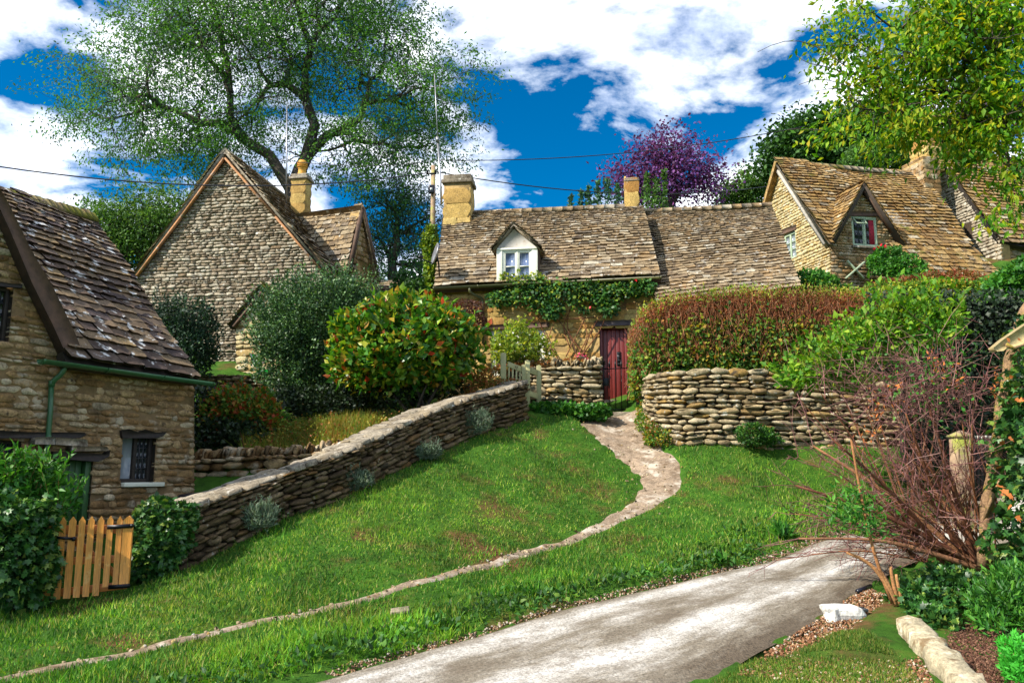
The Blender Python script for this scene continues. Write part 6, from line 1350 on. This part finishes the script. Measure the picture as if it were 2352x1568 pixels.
bush('brown_hedge', 'low arched brown and red clipped hedge before the catslide roof', [blob(2060,655,19.2,60,16,.4), blob(2130,648,19.2,60,20,.4), blob(2200,640,19.2,50,16,.4)], 5000, .06, leaf_mat('brown clipped hedge', [(0, (.10,.12,.02)), (.5, (.22,.10,.03)), (1, (.36,.05,.02))], .3), 'hedge', stems=8, stem_mat=TWIG_H, floor=False)
cp = bush('creeper', 'dense green creeper with a few red flowers on the upper cottage wall', [blob(2040,590,21.3,42,26,.3), blob(2075,615,21.1,55,28,.3), blob(2020,608,21.3,28,24,.3), blob(2105,640,20.9,40,18,.3)], 6000, .075, L_lush, 'creeper', stems=0, floor=False)
flowers('flower', [W(u, v, 20.95) for u, v in [(2016,568),(2026,562),(2034,566),(2008,572)]], .08, F_red, cp)
bush('shrub', 'green shrub below the topmost cottage at the edge', [blob(2310,665,16.5,50,30,.5), blob(2345,640,16,40,40,.5)], 3500, .10, L_lush, stems=2, floor=False)
# ================================================================== dark hedge, leafy shrub and twiggy shrub
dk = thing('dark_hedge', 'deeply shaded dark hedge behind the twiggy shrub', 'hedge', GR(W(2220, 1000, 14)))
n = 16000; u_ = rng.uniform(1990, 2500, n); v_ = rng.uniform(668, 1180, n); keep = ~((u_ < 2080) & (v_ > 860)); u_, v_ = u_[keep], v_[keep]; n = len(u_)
P = np.stack([W(a, b, c) for a, b, c in zip(u_, v_, 14.2+.5*rng.random(n))]); leafset('dark', [LEAF2, LEAF2B], P, rng.normal(0, .6, (n, 3))+[0, -.3, .2], .08, .8, L_blk, dk, np.array([0, -1, .3])+rng.normal(0, .5, (n, 3)))  # near-black leaves make a backdrop of painted shade
MB().prism([W(2085, 1230, 14.6), W(2085, 700, 14.6), W(2520, 690, 14.6), W(2520, 1230, 14.6)], [0, .3, 0]).build('hedge_shade', plain('hedge shade black', (.008, .007, .005), 1), dk)  # black sheet behind the leaves, added as painted shade
bush('leafy_shrub', 'fresh bright green leafy shrub spilling over the curved wall', [blob(2060,775,13.2,105,45,.7), blob(1980,810,13.2,60,42,.5), blob(1890,850,13.3,70,28,.5), blob(1830,870,13.4,48,24,.4), blob(2160,740,13.2,55,35,.5), blob(2080,720,13.3,70,24,.4), blob(1950,870,13.2,45,25,.4)], 4000, .125, L_lea, tmpls=(LEAF4,), aspect=.75, shoots=150, shoot_len=.42, shoot_leaves=11, n_ind=300, stems=12, stem_mat=TWIG, rad=.018, stem_from=GR(W(2080, 1060, 13.6)), floor=False, shell=.3, fill=.5, up=.1, outw=.5)
ts = thing('twiggy_shrub', 'big bare reddish brown twiggy shrub fanning out beside the road', 'shrub', GR(W(2265, 1310, 9.9)))
b0_ = GR(W(2255, 1312, 9.9)); m_ = MB(); lines = []
m_p = MB()
for j in range(46):
    ang = rng.uniform(-1.18, .22) if j > 16 else rng.uniform(-1.38, -.6); L_ = rng.uniform(1.2, 2.75)*(1-.25*max(0, -ang-.8)); dy = rng.normal(0, .28)
    s0 = b0_+np.array([rng.normal(0, .16), rng.normal(0, .14), -.03]); dirn = unit([math.sin(ang), dy, math.cos(ang)])
    e = s0+dirn*L_+np.array([0, 0, -.10*L_*abs(ang)]); Q = resample([s0, s0+dirn*L_*.5+np.array([.06*ang, 0, .05]), e], 10)
    r = rng.uniform(.008, .020) if j % 4 else rng.uniform(.026, .046); m_.tube(Q, np.linspace(r, r*.3, 10), 6, rng.random())
    for q in range(rng.integers(8, 15)):
        i = rng.integers(3, 10); t0_ = Q[i]; dd = unit(unit(Q[min(i+1, 9)]-Q[i-1])+rng.normal(0, .55, 3)); l2 = rng.uniform(.18, .6); e2 = t0_+dd*l2
        (m_ if i < 6 else m_p).tube([t0_, t0_+dd*l2*.5+rng.normal(0, .02, 3), e2], [.0065, .0045, .002], 3, rng.random(), False)
        for z_ in range(3):
            d3_ = unit(dd+rng.normal(0, .7, 3)); s3 = t0_+dd*l2*rng.uniform(.3, 1); m_p.tube([s3, s3+d3_*rng.uniform(.08, .3)], [.0035, .0015], 3, rng.random(), False)
for j in range(520):
    c, R_ = blob(2110+rng.normal(0, 100), 900+rng.normal(0, 52), 9.7+rng.normal(0, .35), 1, 1); d = unit(np.array([rng.normal(-.2, .8), rng.normal(0, .5), rng.normal(.35, .6)])); l_ = rng.uniform(.2, .65); m_p.tube([c, c+d*l_*.5+rng.normal(0, .02, 3), c+d*l_], [.005, .0035, .0015], 3, rng.random(), False)
m_.build('stems', TWIG, ts, kind='stuff'); m_p.build('twigs', TWIG_P, ts, kind='stuff')
n = 520; P = np.stack([W(2140+rng.normal(0, 60), 880+rng.normal(0, 50), 9.6+rng.normal(0, .3)) for _ in range(n)]); leafset('twl', [LEAF4], P, rdirs(n), .055, .8, L_lush, ts)
n = 260; cl = [(2060,890),(2010,930),(2290,880),(2150,830),(2190,870),(1985,1000)]; P = np.stack([W(cl[i % 6][0]+rng.normal(0, 12), cl[i % 6][1]+rng.normal(0, 22), 9.5+rng.normal(0, .2)) for i in range(n)]); leafset('dead', [LEAF2], P, rdirs(n)+[0, 0, -.5], .06, .5, plain('dead orange leaves', (.42, .12, .02), .8), ts, rest='dead_leaves')
# cut stems and a leafy young shoot in front
cs_ = thing('cut_stems', 'bundle of orange brown cut stems with a leafy young shoot by the road edge', 'shrub', GR(W(2060, 1390, 8.6)))
m_ = MB(); b0_ = GR(W(2062, 1392, 8.6))
for L_ in ([(2050,1385),(2025,1330),(1995,1230),(1980,1150),(1965,1070),(1955,1010)], [(2058,1388),(2040,1340),(2022,1310)], [(2066,1388),(2052,1345),(2045,1300)], [(2072,1385),(2062,1345),(2058,1318)], [(2060,1390),(2030,1330),(2000,1290),(1945,1268)]):
    r_ = .026 if len(L_) < 6 else .02; Q = resample([W(u, v, 8.6) for u, v in L_], 10); m_.tube(Q, np.linspace(r_, r_*.55, 10), 7, rng.random())
m_.build('stems', stone_mat('cut orange stems', [(0, (.30,.13,.05)), (1, (.40,.20,.08))], (.6, 1.3), 9, [], .4), cs_)
n = 420; cl = [(1965,1180),(1990,1195),(1940,1165),(1985,1160),(2010,1210),(1960,1130),(1930,1190)]; P = np.stack([W(cl[i % 7][0]+rng.normal(0, 22), cl[i % 7][1]+rng.normal(0, 15), 8.6+rng.normal(0, .12)) for i in range(n)]); leafset('shoot', [LEAF4], P, rdirs(n)+[-.3, -.2, .3], .085, .42, L_lush, cs_)
# ================================================================== ivy and low plants
bush('ivy', 'glossy ivy hanging over the dead trunk at the edge', [blob(2335,1080,8.9,42,190,.35), blob(2345,900,8.9,32,90,.3), blob(2330,1250,8.9,50,90,.35), blob(2400,1050,9,60,300,.4), blob(2350,760,8.9,25,40,.3)], 2600, .085, L_ivy, 'ivy', (IVY,), 1.0, stems=0, floor=False, n_ind=220, up=-.5, fill=.1, key='leaf_ivy')
n = 20; P = np.stack([W(2318+rng.normal(0, 22), rng.uniform(730, 1230), 8.55+rng.normal(0, .1)) for _ in range(n)]); t_ = thing('dead_leaves', 'scattered dead orange leaves caught in the glossy ivy', 'leaves', W(2330, 1200, 8.9)); t_['kind'] = 'stuff'; leafset('deadivy', [IVY], P, rdirs(n)+[0, 0, -.6], .075, .7, bpy.data.materials['dead orange leaves'], t_)
bush('ivy_hedge', 'low ivy clad hedge at the edge beside the picket gate latch post', [blob(40,1270,9.3,75,115,.5), blob(85,1210,9.4,40,60,.35), blob(80,1340,9.35,40,60,.35), blob(0,1200,9.3,90,60,.5)], 6200, .075, L_ivy, 'ivy hedge', (IVY,), 1.0, stems=3, n_ind=300, key='leaf_ivy', up=-.1, shell=.1)
bush('ivy', 'ivy mound covering the end of the sloping wall by the gate hinge', [blob(375,1225,10.45,62,75,.35), blob(345,1270,10.4,40,60,.3), blob(405,1185,10.6,45,30,.3), blob(360,1180,10.6,40,28,.3)], 5200, .065, L_ivy, 'ivy', (IVY,), 1.0, stems=2, n_ind=300, key='leaf_ivy', up=-.1, shell=.1, floor=True)
bush('garden_shrub', 'bright green leafy shrub growing in front of the green cottage door', [blob(60,1125,10.0,70,42,.4), blob(125,1165,10.0,42,32,.3), blob(10,1130,9.9,60,45,.4), blob(95,1090,10.1,26,22,.25)], 1700, .10, L_lush, tmpls=(LEAF4,), aspect=.6, shoots=90, shoot_len=.32, shoot_leaves=12, stems=8, stem_mat=TWIG, floor=False, n_ind=260)
for lb_, (u, v, Y, ru, rv) in [('largest grey green lavender clump near the top of the sloping wall', (1097,972,15.0,34,26)), ('grey green lavender clump at the lower end of the sloping wall', (598,1188,11.35,38,28)), ('small lavender clump halfway down the sloping wall', (820,1105,12.7,36,18)), ('low lavender clump between halfway and the top of the sloping wall', (985,1040,13.9,28,14))]:
    bush('lavender', lb_, [blob(u, v, Y, ru, rv)], 1500, .075, L_lav, 'plant', (LEAF2,), .22, up=1.1, group='lavender along the sloping wall', stems=0, shoots=30, shoot_len=.14, shoot_leaves=5)
bush('geranium_bed', 'lush low leafy plants along the foot of the front garden wall', [blob(1235+i*24, 945-4*math.sin(i), 16.95, 22, 15, .25) for i in range(7)], 2800, .085, L_lush, 'plant', (ROUND, LEAF2B), 1.0, stems=0)
bush('wall_foot_plant', 'yellow green plant growing at the near corner of the curved wall', [blob(1487,985,16.4,26,42,.3), blob(1510,1005,15.6,32,20,.3), blob(1478,945,16.7,16,25,.2)], 2300, .055, L_hed, 'plant', stems=0)
bush('wall_foot_plant', 'small dark green bush at the foot of the curved wall', [blob(1735,998,14.95,42,24,.3), blob(1765,1008,14.95,30,14,.25)], 2200, .05, L_bank, 'plant', stems=0)
bush('climbing_weeds', 'rusty weeds hanging on the corner of the curved wall', [blob(1470,880,17.0,22,45,.25), blob(1500,1000,15.7,20,35,.2)], 1500, .05, L_red, 'plant', stems=0, floor=False)
bush('ground_cover', 'glossy mixed ivy and shrub cover under the twiggy shrub', [blob(2110,1375,8.7,55,40,.4), blob(2190,1350,9.0,70,45,.45), blob(2140,1420,8.3,60,30,.35), blob(2240,1395,8.6,60,40,.4)], 5200, .065, L_ivy, 'plant', (IVY, LEAF4), .9, stems=0, n_ind=280, shell=.2, key='leaf_ivy')
bush('hebe_bush', 'green bush with upright lance leaves behind the kerb block', [blob(2310,1390,8.0,70,55,.4), blob(2350,1350,8.2,60,50,.4), blob(2270,1430,7.8,35,25,.25)], 2600, .085, L_lush, 'shrub', (LEAF4,), .42, stems=0, n_ind=260, up=.7)
bush('fern', 'vivid fresh green feathery plant at the lower corner', [blob(2345,1520,6.7,34,55,.2), blob(2360,1560,6.6,40,40,.2)], 2600, .05, L_spu, 'plant', (LEAF2,), .5, stems=0)

# ================================================================== bank plants, grass, gravel
def on_ground(n, poly_px=None, poly=None):
    poly = np.array([G(*q)[:2] for q in poly_px]) if poly is None else np.asarray(poly)
    lo, hi = poly.min(0), poly.max(0); o = []
    tot = 0
    while tot < n:
        q = rng.uniform(lo, hi, (n*2, 2)); q = q[inside(q, poly)]; o.append(q); tot += len(q)
    return np.concatenate(o)[:n]
def blades(xy, hgt, wid, lean=.45):
    n = len(xy); P = np.c_[xy, terrain(xy)-.012]
    nearm = (xy[:, 1] < 19)
    e_ = road_edge(xy); P[:, 2] += np.where((e_ > 0) & (e_ < 1.2) & (xy[:, 1] > 7.2), -.10*np.exp(-(e_/.28)**2)+.05*np.exp(-((e_-.7)/.35)**2), 0)
    a = frames(np.array([0, 0, 1.])+rng.normal(0, lean, (n, 3))*np.array([1, 1, 0]))
    return a*np.stack([wid*rng.uniform(.6, 1.3, n), hgt*rng.uniform(.55, 1.4, n), hgt*rng.uniform(.3, 1.1, n)], 1)[:, None, :], P
def clump(xy, sc): return .5+.25*np.sin(xy[:, 0]*sc+1.3*np.sin(xy[:, 1]*sc*.7))+.25*np.sin(xy[:, 1]*sc*1.2+1.7*np.sin(xy[:, 0]*sc*.6+2))
lawn = np.concatenate([np.array([[-9.0, 8.6], [-9, 5.6]]), np.array([[1.5, 5.6], [9.5, 11.5], [10.5, 15.4]]), np.array([G(u, v)[:2] for u, v in [(2150,1022),(1750,1021),(1560,1024),(1500,1004),(1478,965),(1400,955),(1210,962),(1150,980),(1000,1039),(850,1115),(640,1197),(520,1258),(415,1307),(300,1352),(100,1392)]])])
def turf(n, hgt, wid):
    xy = on_ground(n, poly=lawn); d = np.hypot(xy[:, 0], xy[:, 1]); xy = xy[rng.random(len(xy)) < np.clip(9.5/d, .45, 1)]
    pd = path_dist(xy); e = road_edge(xy)
    ok = on_far_side(xy) & (pd > .01+.05*rng.random(len(xy))) & (e > .16+.30*rng.random(len(xy))*clump(xy, 2.3)) & (rng.random(len(xy)) < .55+.6*clump(xy, 3.1))
    xy = xy[ok]; M3, P = blades(xy, hgt, wid); e = e[ok]
    M3[:, :, 1] *= (1+.9*np.exp(-((e-.6)/.5)**2)*rng.random(len(e)))[:, None]*(.75+.55*clump(xy, 1.9))[:, None]
    r = np.clip(.16+.62*clump(xy*1.0, 1.1)*rng.random(len(xy))+.34*rng.random(len(xy))**2.2-.22*np.exp(-((e-.5)/.5)**2), 0, .999)
    return M3, P, r
M3, P, r = turf(270000, .062, .011)
g_ = scatter('grass', [BLADE], M3, P, L_grass, None, r); g_['kind'] = 'stuff'
M3, P, r = turf(5200, .17, .007); g_ = scatter('tall_grass', [BLADE], M3, P, L_grass, None, np.clip(r*.3+.72, 0, .999)); g_['kind'] = 'stuff'
fp_ = [(1640,1562),(1760,1500),(1880,1450),(1990,1470),(2080,1530),(2130,1600),(1560,1600)]
xy = on_ground(26000, fp_); e = road_edge(xy); ok = (e > .05) & (rng.random(len(xy)) < .35+.75*clump(xy, 3.7)); xy = xy[ok]; M3, P = blades(xy, .045, .008); g_ = scatter('grass', [BLADE], M3, P, leaf_mat('sparse grass', [(0, (.04,.11,.008)), (.5, (.09,.20,.014)), (.85, (.22,.26,.03)), (1, (.38,.33,.10))], .35, .3), None); g_['kind'] = 'stuff'
# broad leaved weeds along the road bank
n = 60000; xy = on_ground(n, poly=lawn); e = road_edge(xy); pd = path_dist(xy); ok = on_far_side(xy) & (e > .10) & (e < 1.25) & (pd > .08) & (clump(xy, 2.9)*np.exp(-((e-.5)/.45)**2) > .33*rng.random(n)+.12) & (xy[:, 1] > 6.2); xy = xy[ok]
P = np.c_[xy, terrain(xy)+.05*rng.random(len(xy))+.03*clump(xy, 4.0)]; A = frames(rng.normal(0, .6, (len(xy), 3))+[-.1, -.3, .55], np.array([0, -.3, 1.])+rng.normal(0, .5, (len(xy), 3)))
s_ = rng.uniform(.04, .10, len(xy)); scatter('bank_weeds', [LEAF4, LEAF2B], A*np.stack([s_*.6, s_, s_], 1)[:, None, :], P, L_bank)
for u, v, k in [(1790,1232,1.5),(1650,1290,1.),(1420,1330,.8),(1230,1370,.9),(1850,1180,.9),(1010,1435,.8)]:
    c = G(u, v); n = int(60*k); A = frames(rng.normal(0, .55, (n, 3))+[0, -.1, .8]); s_ = rng.uniform(.10, .2, n)*k; t_ = thing('weed_tuft', None, None, c); t_['kind'] = 'stuff'
    scatter('leaves', [LEAF4], A*np.stack([s_*.35, s_, s_*1.2], 1)[:, None, :], np.repeat(c[None], n, 0)+np.c_[rng.normal(0, .04*k, (n, 2)), np.zeros(n)], L_lush, t_)
# meadow plants on the flowering bank
n = 15000; u_ = rng.uniform(560, 1000, n); c_ = np.stack([np.interp(u_, [560,700,900,1000], [15.05,15.0,15.2,15.8]), np.interp(u_, [560,700,900,1000], [17.0,16.6,16.4,16.5])], 1); Y = c_[:, 0]+(c_[:, 1]-c_[:, 0])*rng.random(n)
x_ = np.array([ray(a, 1000)[0] for a in u_])*Y; xy = np.stack([x_, Y], 1); M3, P = blades(xy, .26, .012, .35); M3[:, :, 1] *= (.5+1.0*clump(xy, 3.3))[:, None]
g_ = scatter('meadow_plants', [BLADE], M3, P, L_gold, None); g_['kind'] = 'stuff'
n = 5000; k = rng.integers(0, len(P), n); Pq = P[k]+np.c_[rng.normal(0, .03, (n, 2)), rng.uniform(.05, .35, n)]; A = frames(rdirs(n)); s_ = rng.uniform(.02, .06, n); g_ = scatter('meadow_foliage', [LEAF2, LEAF2B], A*s_[:, None, None], Pq, L_gold); g_['kind'] = 'stuff'
# loose stones, gravel and bark chips
GRAV = [stone_tmpl(6, .9, .2, 2.4) for _ in range(8)]
def gravel(name, xy, smin, smax, mat, z0=.0):
    n = len(xy); s_ = rng.uniform(smin, smax, n)**1.0; M3 = frames(rdirs(n))*s_[:, None, None]*np.array([1, .7, .8]); g = scatter(name, GRAV, M3, np.c_[xy, terrain(xy)+s_*.15+z0], mat); g['kind'] = 'stuff'
n = 16000; xy = on_ground(n, poly=np.concatenate([RUP, (RUP+np.array([-.45, .42]))[::-1]])); xy = xy[rng.random(n) < .6]; gravel('gravel', xy, .008, .028, stone_mat('verge gravel', [(0, (.14,.07,.035)), (.5, (.26,.16,.09)), (.85, (.42,.34,.25)), (1, (.5,.45,.4))], (.7, 1.2), 8), -.05)
xy = on_ground(7000, [(1690,1545),(1850,1440),(1990,1350),(2080,1390),(2090,1470),(2160,1600),(2100,1600)]); gravel('bark_chips', xy, .008, .026, stone_mat('bark chips', [(0, (.13,.05,.025)), (.5, (.26,.12,.055)), (.85, (.38,.24,.13)), (1, (.55,.48,.4))], (.7, 1.2), 8))
xy = on_ground(7000, [(2130,1450),(2230,1420),(2400,1440),(2420,1600),(2240,1600)]); gravel('mulch', xy, .008, .024, stone_mat('dark mulch', [(0, (.05,.025,.015)), (.6, (.12,.05,.03)), (1, (.24,.13,.08))], (.7, 1.2), 8))
k = rng.integers(0, len(pc), 420); xy = pc[k]+pn[k]*(pw[k]*rng.normal(0, .75, 420))[:, None]; gravel('path_stones', xy, .012, .05, S_dry)
for (u, v, Y, s_) in [(1915,1330,9.6,.03)]: pass
